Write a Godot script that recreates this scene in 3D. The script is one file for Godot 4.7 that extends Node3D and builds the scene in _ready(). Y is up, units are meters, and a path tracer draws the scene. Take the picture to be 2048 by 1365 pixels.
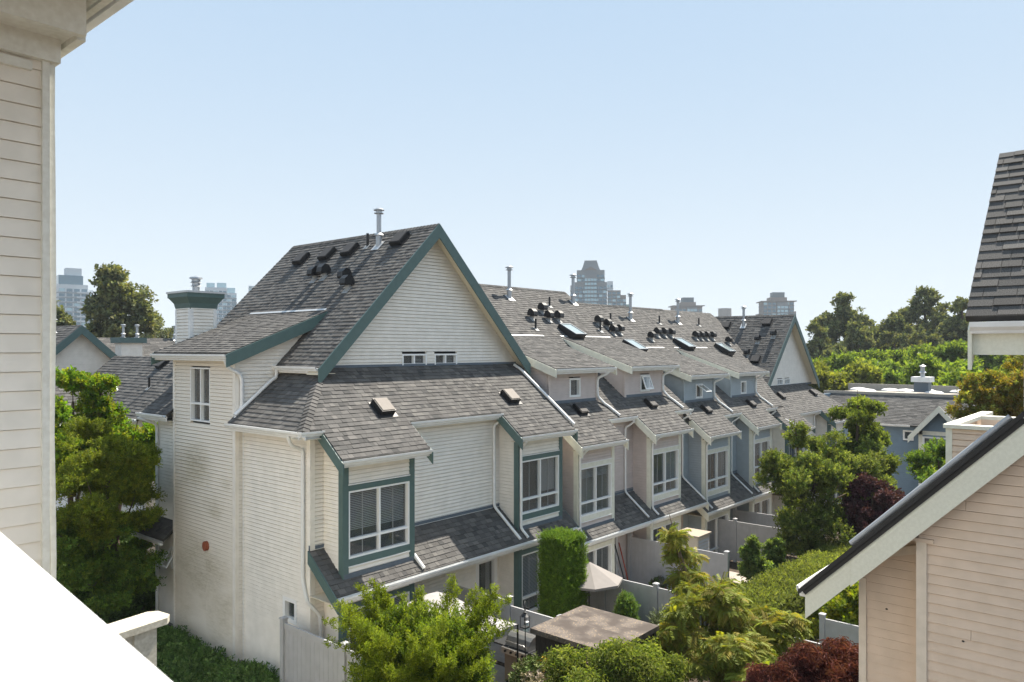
extends Node3D
# A courtyard of attached townhouses seen from an upper balcony. x runs along the row, v (= -z) away from the balcony side.

const EYE := Vector3(0, 8.28, 0)
var M := {}
var rng := RandomNumberGenerator.new()
var taken := {}

func P(x: float, y: float, v: float) -> Vector3:
	return Vector3(x, y, -v)

# ---------------------------------------------------------------- mesh builder
class MB:
	var v := PackedVector3Array()
	var n := PackedVector3Array()
	var c := PackedColorArray()
	var ix := PackedInt32Array()
	var col := Color(1, 1, 1)
	func tri(a: Vector3, b: Vector3, d: Vector3):
		var nn := (b - a).cross(d - a).normalized()
		var k := v.size()
		for p in [a, b, d]:
			v.append(p); n.append(nn); c.append(col)
		ix.append(k); ix.append(k + 2); ix.append(k + 1)
	func quad(a: Vector3, b: Vector3, d: Vector3, e: Vector3):
		var nn := (d - a).cross(e - b).normalized()
		var k := v.size()
		for p in [a, b, d, e]:
			v.append(p); n.append(nn); c.append(col)
		for q in [0, 2, 1, 0, 3, 2]:
			ix.append(k + q)
	func sq(a: Vector3, b: Vector3, d: Vector3, e: Vector3, na: Vector3, nb: Vector3, nd: Vector3, ne: Vector3):
		var k := v.size()
		v.append(a); v.append(b); v.append(d); v.append(e)
		n.append(na); n.append(nb); n.append(nd); n.append(ne)
		for q in 4: c.append(col)
		for q in [0, 2, 1, 0, 3, 2]:
			ix.append(k + q)
	func box(o: Vector3, ex: Vector3, ey: Vector3, ez: Vector3):
		if ex.cross(ey).dot(ez) < 0:
			var t := ex; ex = ey; ey = t
		var p := [o, o + ex, o + ex + ey, o + ey, o + ez, o + ex + ez, o + ex + ey + ez, o + ey + ez]
		quad(p[4], p[5], p[6], p[7]); quad(p[3], p[2], p[1], p[0])
		quad(p[0], p[1], p[5], p[4]); quad(p[2], p[3], p[7], p[6])
		quad(p[1], p[2], p[6], p[5]); quad(p[3], p[0], p[4], p[7])
	func cbox(a: Vector3, b: Vector3):
		box(a, Vector3(b.x - a.x, 0, 0), Vector3(0, b.y - a.y, 0), Vector3(0, 0, b.z - a.z))
	func prism(poly: Array, ext: Vector3):
		var nn := Vector3.ZERO
		for i in range(1, poly.size() - 1):
			nn += (poly[i] - poly[0]).cross(poly[i + 1] - poly[0])
		var q: Array = poly.duplicate()
		if nn.dot(ext) < 0: q.reverse()
		var m := q.size()
		for i in range(1, m - 1):
			tri(q[0] + ext, q[i] + ext, q[i + 1] + ext)
			tri(q[0], q[i + 1], q[i])
		for i in m:
			var a: Vector3 = q[i]
			var b: Vector3 = q[(i + 1) % m]
			quad(a, b, b + ext, a + ext)
	func tube(pts: Array, rad, sides := 8, caps := true):
		var rings := []
		var m := pts.size()
		var up := Vector3(0.31, 0.2, 0.93)
		for i in m:
			var d: Vector3
			if i == 0: d = pts[1] - pts[0]
			elif i == m - 1: d = pts[m - 1] - pts[m - 2]
			else: d = (pts[i + 1] - pts[i]).normalized() + (pts[i] - pts[i - 1]).normalized()
			d = d.normalized()
			var sx := up - d * up.dot(d)
			if sx.length() < 0.05: sx = Vector3(0, 1, 0) - d * d.y
			sx = sx.normalized(); up = sx
			var sy := d.cross(sx)
			var r: float = rad[i] if rad is Array else rad
			var ring := []
			for k in sides:
				var an := TAU * (k + 0.5) / sides
				var dn := sx * cos(an) + sy * sin(an)
				ring.append([pts[i] + dn * r, dn])
			rings.append(ring)
		for i in m - 1:
			for k in sides:
				var k2 := (k + 1) % sides
				var A = rings[i][k]; var B = rings[i][k2]; var C = rings[i + 1][k2]; var D = rings[i + 1][k]
				sq(A[0], B[0], C[0], D[0], A[1], B[1], C[1], D[1])
		if caps:
			for k in range(1, sides - 1):
				tri(rings[0][0][0], rings[0][k + 1][0], rings[0][k][0])
				tri(rings[m - 1][0][0], rings[m - 1][k][0], rings[m - 1][k + 1][0])
	func lathe(at: Vector3, prof: Array, sides := 14):
		for i in prof.size() - 1:
			var a: Vector2 = prof[i]; var b: Vector2 = prof[i + 1]
			var dn := Vector2(b.y - a.y, a.x - b.x).normalized()
			for k in sides:
				var t0 := TAU * k / sides; var t1 := TAU * (k + 1) / sides
				var d0 := Vector3(cos(t0), 0, sin(t0)); var d1 := Vector3(cos(t1), 0, sin(t1))
				var u := Vector3(0, 1, 0)
				sq(at + d0 * a.x + u * a.y, at + d0 * b.x + u * b.y, at + d1 * b.x + u * b.y, at + d1 * a.x + u * a.y,
					d0 * dn.x + u * dn.y, d0 * dn.x + u * dn.y, d1 * dn.x + u * dn.y, d1 * dn.x + u * dn.y)
	func mesh(off := Vector3.ZERO) -> ArrayMesh:
		var arr := []
		arr.resize(Mesh.ARRAY_MAX)
		var vv := v
		if off != Vector3.ZERO:
			vv = PackedVector3Array()
			for p in v: vv.append(p - off)
		arr[Mesh.ARRAY_VERTEX] = vv
		arr[Mesh.ARRAY_NORMAL] = n
		arr[Mesh.ARRAY_COLOR] = c
		arr[Mesh.ARRAY_INDEX] = ix
		var am := ArrayMesh.new()
		am.add_surface_from_arrays(Mesh.PRIMITIVE_TRIANGLES, arr)
		return am

# a vertical face: a = the axis coordinate along it (x or v), y = height, d = distance out of the face
class Fc:
	var o: Vector3
	var sd: Vector3
	var n: Vector3
	var sg: float
	func pt(a: float, y: float, d: float) -> Vector3:
		return o + sd * (sg * a) + Vector3(0, y, 0) + n * d

func face(code: String, at: float) -> Fc:
	var f := Fc.new()
	match code:
		"W": f.o = Vector3(at, 0, 0); f.sd = Vector3(0, 0, 1); f.n = Vector3(-1, 0, 0); f.sg = -1
		"E": f.o = Vector3(at, 0, 0); f.sd = Vector3(0, 0, -1); f.n = Vector3(1, 0, 0); f.sg = 1
		"S": f.o = Vector3(0, 0, -at); f.sd = Vector3(1, 0, 0); f.n = Vector3(0, 0, 1); f.sg = 1
		"N": f.o = Vector3(0, 0, -at); f.sd = Vector3(-1, 0, 0); f.n = Vector3(0, 0, -1); f.sg = -1
	return f

func fbox(m: MB, f: Fc, a0: float, a1: float, y0: float, y1: float, d0: float, d1: float):
	var p := f.pt(a0, y0, d0)
	m.box(p, f.pt(a1, y0, d0) - p, f.pt(a0, y1, d0) - p, f.pt(a0, y0, d1) - p)

# ---------------------------------------------------------------- nodes
func numbered(nm: String) -> String:
	if not taken.has(nm):
		taken[nm] = 0
		return nm
	taken[nm] += 1
	return "%s_%03d" % [nm, taken[nm]]

func thing(nm: String, label: String, cat: String, at := Vector3.ZERO, group := "", kind := "") -> Node3D:
	var o := Node3D.new()
	o.name = numbered(nm)
	add_child(o)
	o.position = at
	tag(o, label, cat, group, kind)
	return o

func tag(o: Node, label := "", cat := "", group := "", kind := ""):
	if label: o.set_meta("label", label)
	if cat: o.set_meta("category", cat)
	if group: o.set_meta("group", group)
	if kind: o.set_meta("kind", kind)

func off_of(p: Node) -> Vector3:
	var s := Vector3.ZERO
	while p != null and p != self:
		if p is Node3D: s += p.position
		p = p.get_parent()
	return s

func put(m: MB, nm: String, mat, parent: Node = null) -> MeshInstance3D:
	var o := MeshInstance3D.new()
	if parent == null or parent == self:
		o.name = numbered(nm)
		o.mesh = m.mesh()
		o.material_override = mat
		add_child(o)
		return o
	o.name = nm
	o.mesh = m.mesh(off_of(parent))
	o.material_override = mat
	parent.add_child(o, true)
	return o

func part(nm: String, parent: Node) -> Node3D:
	var o := Node3D.new()
	o.name = nm
	parent.add_child(o, true)
	return o

func shared(mesh: Mesh, nm: String, mat, parent: Node, t: Transform3D) -> MeshInstance3D:
	var o := MeshInstance3D.new()
	o.name = nm
	o.mesh = mesh
	o.material_override = mat
	t.origin -= off_of(parent)
	o.transform = t
	parent.add_child(o, true)
	return o

# ---------------------------------------------------------------- materials
func lin(r: float, g: float, b: float) -> Color:
	return Color(r, g, b).linear_to_srgb()

func hex(r: int, g: int, b: int) -> Color:
	return Color(r / 255.0, g / 255.0, b / 255.0)

func noise_tex(freq: float, lo: Color, hi: Color, size := 512, oct := 4, sd := 1, type := FastNoiseLite.TYPE_SIMPLEX_SMOOTH, nrm := false) -> NoiseTexture2D:
	var f := FastNoiseLite.new()
	f.noise_type = type
	f.seed = sd
	f.frequency = freq
	f.fractal_octaves = oct
	var t := NoiseTexture2D.new()
	t.width = size; t.height = size
	t.seamless = true
	t.noise = f
	if nrm:
		t.as_normal_map = true
		t.bump_strength = 3.0
	else:
		var g := Gradient.new()
		g.set_color(0, lo); g.set_color(1, hi)
		g.set_offset(0, 0.2); g.set_offset(1, 0.8)
		t.color_ramp = g
	return t

func mat(nm: String, color: Color, rough := 0.7, tex = null, scale := 1.0, metal := 0.0, vcol := false) -> StandardMaterial3D:
	var m := StandardMaterial3D.new()
	m.resource_name = nm
	m.albedo_color = color
	m.roughness = rough
	m.metallic = metal
	m.vertex_color_use_as_albedo = vcol
	if tex != null:
		m.albedo_texture = tex
		m.uv1_triplanar = true
		m.uv1_world_triplanar = true
		m.uv1_scale = Vector3(scale, scale, scale)
	M[nm] = m
	return m

func make_materials():
	var soft := noise_tex(0.012, Color(0.955, 0.955, 0.95), Color(1, 1, 1), 512, 5, 3)
	var grime := noise_tex(0.02, Color(0.96, 0.957, 0.953), Color(1, 1, 1), 512, 5, 7)
	var grain := noise_tex(0.22, Color(0.62, 0.61, 0.6), Color(1, 1, 1), 512, 3, 5)
	var speck := noise_tex(0.3, Color(0.5, 0.49, 0.48), Color(1, 1, 1), 512, 2, 9)
	mat("siding_white", hex(237, 232, 223), 0.6, soft, 0.35)
	mat("siding_stained", hex(238, 231, 219), 0.7, stain_texture(), 0.1)
	mat("siding_pink", hex(205, 192, 186), 0.6, soft, 0.35)
	mat("siding_blue", hex(164, 174, 181), 0.6, soft, 0.35)
	mat("siding_steel", hex(112, 134, 152), 0.6, soft, 0.35)
	mat("siding_peach", hex(221, 200, 179), 0.65, soft, 0.5)
	mat("siding_near", hex(238, 231, 219), 0.65, soft, 0.5)
	mat("trim_green", hex(82, 106, 104), 0.55, grime, 0.4)
	mat("trim_cream", hex(226, 226, 212), 0.6, grime, 0.4)
	mat("paint_worn", hex(228, 226, 214), 0.7, noise_tex(0.03, Color(0.86, 0.85, 0.82), Color(1, 1, 1), 512, 5, 21), 0.9)
	mat("paint_near", hex(226, 225, 216), 0.7, noise_tex(0.03, Color(0.95, 0.945, 0.935), Color(1, 1, 1), 512, 5, 21), 0.9)
	mat("paint_weathered", hex(196, 192, 178), 0.8, noise_tex(0.03, Color(0.86, 0.85, 0.83), Color(1, 1, 1), 512, 5, 25), 1.6)
	mat("beige_board", hex(224, 211, 194), 0.65, soft, 0.8)
	mat("cream_near", hex(226, 226, 210), 0.65, noise_tex(0.05, Color(0.965, 0.965, 0.96), Color(1, 1, 1), 512, 5, 23), 0.8)
	mat("gutter_white", hex(232, 233, 232), 0.45, grime, 0.3)
	mat("frame_white", hex(235, 236, 235), 0.4)
	mat("soffit", hex(214, 206, 186), 0.8)
	mat("deck", hex(52, 51, 50), 0.9)
	mat("shingle_field", Color(1, 1, 1), 0.95, grain, 1.3, 0.0, true)
	var tones := shingle_tones()
	for i in tones.size():
		mat("shingle_%d" % i, Color(tones[i]).linear_to_srgb(), 0.95, grain, 1.3)
	for i in tones.size():
		mat("near_shingle_%d" % i, Color(tones[i]).linear_to_srgb(), 0.95, speck, 0.55)
	mat("shingle_plain", lin(0.2, 0.19, 0.18), 0.95, grain, 1.3)
	mat("plastic_black", hex(30, 30, 32), 0.5)
	mat("vent_top", hex(62, 60, 60), 0.75, grime, 0.6)
	mat("vent_sand", hex(138, 131, 124), 0.8, grime, 0.8)
	mat("metal", hex(176, 180, 184), 0.42, grime, 0.8, 0.75)
	mat("flash", hex(205, 207, 208), 0.5, grime, 0.6, 0.3)
	mat("lead_light", hex(150, 152, 152), 0.7, grime, 0.6)
	mat("metal_dull", hex(172, 176, 180), 0.5, grime, 0.8, 0.3)
	mat("lead", hex(92, 104, 116), 0.6, grime, 0.6)
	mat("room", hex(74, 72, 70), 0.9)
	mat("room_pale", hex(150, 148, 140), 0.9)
	mat("cabinet", hex(188, 178, 162), 0.7)
	mat("cabinet_lid", hex(158, 146, 130), 0.8)
	mat("blind", hex(170, 174, 174), 0.6)
	mat("curtain", hex(120, 124, 126), 0.8)
	mat("fence", hex(178, 178, 180), 0.5, soft, 0.4)
	mat("conc", hex(168, 160, 150), 0.9, grime, 0.3)
	mat("path", hex(205, 186, 168), 0.9, grime, 0.3)
	mat("soil", hex(96, 84, 70), 1.0, noise_tex(0.05, Color(0.55, 0.52, 0.48), Color(1, 1, 1), 512, 5, 31), 0.5)
	mat("stone", hex(150, 146, 142), 0.9)
	mat("found", hex(150, 148, 142), 0.9, grime, 0.5)
	mat("bark", hex(96, 82, 68), 0.95, grime, 1.5)
	mat("bark_dark", hex(70, 58, 48), 0.95, grime, 1.5)
	mat("cloth", hex(160, 157, 156), 0.85, soft, 0.6)
	mat("cloth_grey", hex(142, 136, 132), 0.85, soft, 0.6)
	mat("shed_wood", hex(58, 52, 50), 0.8, grime, 1.2)
	mat("shed_roof", hex(160, 150, 142), 0.95, shed_roof_texture(), 0.35)
	mat("terracotta", hex(170, 74, 52), 0.8)
	mat("orange_red", hex(150, 82, 56), 0.8, grime, 2.0)
	mat("wood_box", hex(150, 134, 118), 0.85, grime, 1.0)
	mat("steel", hex(190, 188, 184), 0.3, null, 1.0, 0.9)
	mat("iron", hex(34, 36, 38), 0.5)
	mat("red", hex(190, 40, 44), 0.6)
	mat("white_paint", hex(246, 246, 246), 0.5)
	mat("green_pole", hex(50, 90, 60), 0.6)
	for spec in [["glass", hex(150, 165, 170), 0.16, 0.02], ["glass_painted_sky", hex(190, 206, 206), 0.55, 0.04]]:  # second glass has the reflected sky put into its pale, half-opaque colour
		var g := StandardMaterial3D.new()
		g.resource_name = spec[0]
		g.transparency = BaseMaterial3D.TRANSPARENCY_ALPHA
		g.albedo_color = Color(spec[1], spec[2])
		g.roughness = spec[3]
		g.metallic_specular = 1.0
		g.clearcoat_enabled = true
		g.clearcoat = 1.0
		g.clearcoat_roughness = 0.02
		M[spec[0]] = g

func shingle_tones() -> Array:
	return [Color(0.09, 0.089, 0.088), Color(0.122, 0.12, 0.117), Color(0.152, 0.148, 0.143), Color(0.183, 0.177, 0.17), Color(0.222, 0.213, 0.203)]

# mildew and soot that grows along the laps of one wall; 10 m of wall per repeat
func stain_texture() -> ImageTexture:
	var w := 1024
	var im := Image.create(w, w, false, Image.FORMAT_RGB8)
	var a := FastNoiseLite.new(); a.seed = 4; a.frequency = 0.006; a.fractal_octaves = 4
	var b := FastNoiseLite.new(); b.seed = 8; b.frequency = 0.05; b.fractal_octaves = 3
	for y in w:
		var hgt := 10.0 - 10.0 * y / w      # metres above the base
		for x in w:
			var vv := 10.0 * x / w + (20.0 if x < w / 2 else 10.0)       # v of the wall, 18.4 .. 21.9
			var blot := a.get_noise_2d(x * 0.9, y * 1.6) * 0.5 + 0.5
			var streak := b.get_noise_2d(x * 0.22, floorf(hgt / 0.1) * 41.0) * 0.5 + 0.5
			var zone := 0.0
			for e in [[20.6, 5.0, 0.9, 0.75, 1.0], [19.6, 4.0, 0.8, 0.45, 0.6], [20.2, 2.2, 1.5, 0.8, 1.0], [19.2, 1.2, 0.9, 0.9, 0.8], [21.0, 0.9, 0.9, 0.6, 0.7], [19.0, 4.7, 0.4, 0.25, 0.5]]:
				var dx: float = (vv - e[0]) / e[2]
				var dy: float = (hgt - e[1]) / e[3]
				zone = maxf(zone, e[4] * exp(-(dx * dx + dy * dy) * 0.8))
			var fine := b.get_noise_2d(x * 0.9 + 300, y * 3.0) * 0.5 + 0.5
			var k := clampf(zone * 1.2 + blot - 0.85, 0.0, 1.0) * (0.3 + 0.7 * streak) * (0.3 + 0.95 * fine)
			var moss := clampf(a.get_noise_2d(x + 900, y * 1.2) * 1.5, 0, 1) * k
			var base := Color(0.985, 0.98, 0.97) * (0.95 + 0.05 * blot)
			var st := Color(0.66, 0.635, 0.56).lerp(Color(0.66, 0.64, 0.48), moss)
			im.set_pixel(x, y, base.lerp(st, clampf(k * 1.15, 0, 0.7)))
	return ImageTexture.create_from_image(im)

func shed_roof_texture() -> ImageTexture:
	var w := 512
	var im := Image.create(w, w, false, Image.FORMAT_RGB8)
	var a := FastNoiseLite.new(); a.seed = 14; a.frequency = 0.008; a.fractal_octaves = 4
	var b := FastNoiseLite.new(); b.seed = 18; b.frequency = 0.09; b.fractal_octaves = 2
	for y in w:
		for x in w:
			var p := a.get_noise_2d(x, y)
			var q := b.get_noise_2d(x, y)
			var cc := Color(0.5, 0.48, 0.47).lerp(Color(0.68, 0.67, 0.66), clampf(p * 1.4 + 0.5, 0, 1))
			if p > 0.02 and q > 0.4: cc = Color(0.92, 0.86, 0.74)
			im.set_pixel(x, y, cc)
	return ImageTexture.create_from_image(im)

# ---------------------------------------------------------------- siding
var board_mesh := {}
const LAP := 0.1

func board_into(m: MB, f: Fc, al0: float, ar0: float, al1: float, ar1: float, y0: float, y1: float, tb := 0.034, tt := 0.014, back := -0.05, q := 0.865):
	# a lapped board: al/ar = ends at the lower (0) and upper (1) edge; its upper tenth is the tongue that the next board laps
	var ym := y0 + (y1 - y0) * q
	var alm := al0 + (al1 - al0) * q; var arm := ar0 + (ar1 - ar0) * q
	var L := [f.pt(al0, y0, tb), f.pt(alm, ym, tt), f.pt(alm, ym, -0.018), f.pt(al1, y1, -0.018), f.pt(al1, y1, back), f.pt(al0, y0, back)]
	var R := [f.pt(ar0, y0, tb), f.pt(arm, ym, tt), f.pt(arm, ym, -0.018), f.pt(ar1, y1, -0.018), f.pt(ar1, y1, back), f.pt(ar0, y0, back)]
	if f.sg < 0:
		var t := L; L = R; R = t
	for i in 6:
		var j := (i + 1) % 6
		m.quad(L[i], R[i], R[j], L[j])
	m.quad(L[5], L[0], L[1], L[2]); m.quad(L[5], L[2], L[3], L[4])
	m.quad(R[2], R[1], R[0], R[5]); m.quad(R[4], R[3], R[2], R[5])

func span_at(poly: Array, y: float) -> Vector2:
	var lo := 1e9; var hi := -1e9
	for i in poly.size():
		var p: Vector2 = poly[i]; var q: Vector2 = poly[(i + 1) % poly.size()]
		if (p.y - y) * (q.y - y) <= 0.0 and absf(p.y - q.y) > 1e-6:
			var x := p.x + (q.x - p.x) * (y - p.y) / (q.y - p.y)
			lo = minf(lo, x); hi = maxf(hi, x)
	return Vector2(lo, hi)

# poly: convex outline (a, y); holes: [a0, y0, a1, y1]; single: each board a node of its own
func siding(th: Node, f: Fc, poly: Array, holes: Array, mt, single := false, lap := LAP, thick := 0.034, nm := "wall", lip := 0.865, joints := 0.0) -> Node3D:
	var wall := part(nm, th)
	var m := MB.new()
	var ylo := 1e9; var yhi := -1e9
	for p in poly:
		ylo = minf(ylo, p.y); yhi = maxf(yhi, p.y)
	var k := int(floor(ylo / lap + 1e-4))
	var any := false
	if not board_mesh.has(lip):
		var ub := MB.new()
		board_into(ub, face("S", 0), 0, 1, 0, 1, 0, 1, 0.034, 0.014, -0.05, lip)
		board_mesh[lip] = ub.mesh()
	while k * lap < yhi - 1e-4:
		var y0 := maxf(k * lap, ylo); var y1 := minf((k + 1) * lap, yhi)
		k += 1
		if y1 - y0 < 0.012: continue
		var s0 := span_at(poly, y0 + 1e-3); var s1 := span_at(poly, y1 - 1e-3)
		if s0.y - s0.x < 0.02 and s1.y - s1.x < 0.02: continue
		var cuts := []
		for h in holes:
			if minf(y1, h[3]) - maxf(y0, h[1]) > 0.3 * (y1 - y0): cuts.append(Vector2(h[0], h[2]))
		cuts.sort_custom(func(p, q): return p.x < q.x)
		var segs := []
		var l0 := s0.x; var l1 := s1.x
		for cu in cuts:
			if cu.x > maxf(l0, l1) + 0.01: segs.append([l0, cu.x, l1, cu.x])
			l0 = cu.y; l1 = cu.y
		if minf(s0.y, s1.y) > maxf(l0, l1) - 0.5 and (s0.y > l0 + 0.01 or s1.y > l1 + 0.01): segs.append([l0, s0.y, l1, s1.y])
		if joints > 0.0:
			var cut := []
			for sg in segs:
				var x: float = sg[0]
				var e := rng.randf_range(0.3, 1.0) * joints
				while x + e < sg[1] - 0.25:
					cut.append([x, x + e - 0.003, x if x > sg[0] else sg[2], x + e - 0.003])
					x += e
					e = joints
				cut.append([x, sg[1], x if x > sg[0] else sg[2], sg[3]])
			segs = cut
		for sg in segs:
			if sg[1] - sg[0] < 0.01 and sg[3] - sg[2] < 0.01: continue
			if single and absf(sg[0] - sg[2]) < 0.002 and absf(sg[1] - sg[3]) < 0.002:
				var left := f.pt(sg[0] if f.sg > 0 else sg[1], y0, 0)
				var t := Transform3D(Basis(f.sd * (sg[1] - sg[0]), Vector3(0, y1 - y0, 0), f.n * (thick / 0.034)), left)
				shared(board_mesh[lip], "board", mt, wall, t)
			elif single:
				var bm := MB.new()
				board_into(bm, f, sg[0], sg[1], sg[2], sg[3], y0, y1, thick, 0.014, -0.05, lip)
				put(bm, "board", mt, wall)
			else:
				board_into(m, f, sg[0], sg[1], sg[2], sg[3], y0, y1, thick, 0.014, -0.05, lip)
				any = true
	if any:
		var o := put(m, "siding_boards", mt, wall)
		o.set_meta("kind", "stuff")
	return wall

# ---------------------------------------------------------------- shingles
var tab_mesh := []
const EXPO := 0.146
const TONE_MIX := [0, 1, 1, 1, 1, 2, 2, 2, 2, 2, 2, 3, 3, 3, 3, 4]

func clip_half(poly: Array, nx: float, ny: float, d: float) -> Array:
	# keep nx*x + ny*y <= d
	var out := []
	for i in poly.size():
		var p: Vector2 = poly[i]; var q: Vector2 = poly[(i + 1) % poly.size()]
		var dp := nx * p.x + ny * p.y - d; var dq := nx * q.x + ny * q.y - d
		if dp <= 0: out.append(p)
		if dp * dq < 0: out.append(p + (q - p) * (dp / (dp - dq)))
	return out

func plane_frame(pts: Array) -> Array:
	var n := Vector3.ZERO
	for i in range(1, pts.size() - 1):
		n += (pts[i] - pts[0]).cross(pts[i + 1] - pts[0])
	n = n.normalized()
	if n.y < 0: n = -n
	var sd := Vector3(0, 1, 0).cross(n).normalized()
	var td := n.cross(sd)
	return [sd, td, n]

# adds the tabs of one convex roof polygon to list
func shingle(list: Array, pts: Array, expo := EXPO, wmin := 0.1, wmax := 0.25, sd := 0):
	var fr := plane_frame(pts)
	var s: Vector3 = fr[0]; var t: Vector3 = fr[1]; var n: Vector3 = fr[2]
	var h: float = n.dot(pts[0])
	var poly := []
	var lo := Vector2(1e9, 1e9); var hi := Vector2(-1e9, -1e9)
	for p in pts:
		var q := Vector2(s.dot(p), t.dot(p))
		poly.append(q); lo = lo.min(q); hi = hi.max(q)
	var area := 0.0
	for i in poly.size(): area += poly[i].cross(poly[(i + 1) % poly.size()])
	if area < 0: poly.reverse()
	var r := RandomNumberGenerator.new()
	r.seed = hash([roundi(lo.x * 10), roundi(lo.y * 10), sd])
	var base := floorf(lo.y / expo)
	var row := base
	while row * expo < hi.y:
		var t0 := row * expo
		var x := lo.x - r.randf() * wmax
		row += 1
		while x < hi.x:
			var w := r.randf_range(wmin, wmax)
			var rect := [Vector2(x + 0.0025, t0), Vector2(x + w - 0.0025, t0), Vector2(x + w - 0.0025, t0 + expo + 0.012), Vector2(x + 0.0025, t0 + expo + 0.012)]
			x += w
			var tone: int = TONE_MIX[r.randi() % TONE_MIX.size()]      # granule blends come mixed in every bundle
			var th := 0.021 if r.randf() < 0.55 else 0.013
			var cl: Array = rect
			for i in poly.size():
				var a: Vector2 = poly[i]; var b: Vector2 = poly[(i + 1) % poly.size()]
				var e := (b - a)
				var nn := Vector2(e.y, -e.x).normalized()
				cl = clip_half(cl, nn.x, nn.y, nn.dot(a))
				if cl.size() < 3: break
			if cl.size() < 3: continue
			var whole := cl.size() == 4
			if whole:
				for i in 4:
					if cl[i].distance_squared_to(rect[i]) > 1e-8: whole = false
			var c: Vector3 = s * ((rect[0].x + rect[1].x) * 0.5) + t * (t0 + expo * 0.5) + n * h
			list.append({"p": cl, "w": whole, "t0": t0, "e": expo, "th": th, "k": tone, "s": s, "t": t, "n": n, "h": h, "c": c})

func tab_into(m: MB, e: Dictionary):
	var s: Vector3 = e.s; var t: Vector3 = e.t; var n: Vector3 = e.n
	var top := []; var bot := []
	for q in e.p:
		var f: float = clampf((q.y - e.t0) / (e.e + 0.012), 0, 1)
		var b: Vector3 = s * q.x + t * q.y + n * e.h
		bot.append(b)
		top.append(b + n * (e.th + (0.002 - e.th) * f))
	var k := top.size()
	for i in range(1, k - 1): m.tri(top[0], top[i], top[i + 1])
	for i in k:
		var j := (i + 1) % k
		m.quad(bot[i], bot[j], top[j], top[i])

func emit_shingles(roof: Node, list: Array, n_single: int, near := false):
	if tab_mesh.is_empty():
		for th in [0.013, 0.021]:
			var um := MB.new()
			tab_into(um, {"p": [Vector2(0, 0), Vector2(1, 0), Vector2(1, 1), Vector2(0, 1)], "t0": 0.0, "e": 1.0 - 0.012, "th": th, "s": Vector3(1, 0, 0), "t": Vector3(0, 1, 0), "n": Vector3(0, 0, 1), "h": 0.0})
			tab_mesh.append(um.mesh())
	if n_single > 0: list.sort_custom(func(a, b): return a.c.distance_squared_to(EYE) < b.c.distance_squared_to(EYE))   # which tabs become single parts
	var tones := shingle_tones()
	var pre := "near_shingle_%d" if near else "shingle_%d"
	var m := MB.new()
	for i in list.size():
		var e: Dictionary = list[i]
		if i < n_single:
			var mt = M[pre % e.k]
			if e.w:
				var w: float = e.p[1].x - e.p[0].x
				var o: Vector3 = e.s * e.p[0].x + e.t * e.t0 + e.n * e.h
				shared(tab_mesh[1 if e.th > 0.017 else 0], "shingle", mt, roof, Transform3D(Basis(e.s * w, e.t * (e.e + 0.012), e.n), o))
			else:
				var sm := MB.new()
				tab_into(sm, e)
				put(sm, "shingle", mt, roof)
		else:
			m.col = tones[e.k]
			tab_into(m, e)
	if m.v.size() > 0:
		var o := put(m, "shingle_field", M.shingle_field, roof)
		o.set_meta("kind", "stuff")

func deck(m: MB, pts: Array, th := 0.07, gap := 0.0):
	var n: Vector3 = plane_frame(pts)[2]
	var q := []
	for p in pts: q.append(p - n * gap)
	m.prism(q, n * -th)

# folded cap pieces along a ridge or hip, na / nb the two roof normals
func caps(roof: Node, a: Vector3, b: Vector3, na: Vector3, nb: Vector3, single := false, wide := 0.14, step := 0.15):
	var d := (b - a).normalized()
	var up := (na + nb).normalized()
	var sa := d.cross(na).normalized(); var sb := d.cross(nb).normalized()
	if sa.dot(nb) > 0: sa = -sa
	if sb.dot(na) > 0: sb = -sb
	# sa lies in roof a, pointing down from the ridge
	var len := a.distance_to(b)
	var m := MB.new()
	var k := 0
	var r := RandomNumberGenerator.new(); r.seed = 5
	while (k + 0.5) * step < len:
		var p := a + d * (k * step)
		var q := a + d * minf((k + 1) * step + 0.02, len)
		var mm := MB.new() if single else m
		var kk := r.randi_range(0, 3)
		mm.col = shingle_tones()[kk]
		var hi := 0.035; var lo := 0.015
		var p0 := p + up * hi; var pa := p + sa * wide + na * hi; var pb := p + sb * wide + nb * hi
		var q0 := q + up * lo; var qa := q + sa * wide + na * lo; var qb := q + sb * wide + nb * lo
		for s in [[p0, pa, qa, q0], [p0, pb, qb, q0]]:
			mm.quad(s[0], s[1], s[2], s[3])
			mm.quad(s[0], s[1], s[1] - up * 0.03, s[0] - up * 0.03)
			mm.quad(s[1], s[2], s[2] - up * 0.03, s[1] - up * 0.03)
		if single: put(mm, "ridge_cap", M["shingle_%d" % kk], roof)
		k += 1
	if not single:
		var o := put(m, "ridge_caps", M.shingle_field, roof)
		o.set_meta("kind", "stuff")

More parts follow.
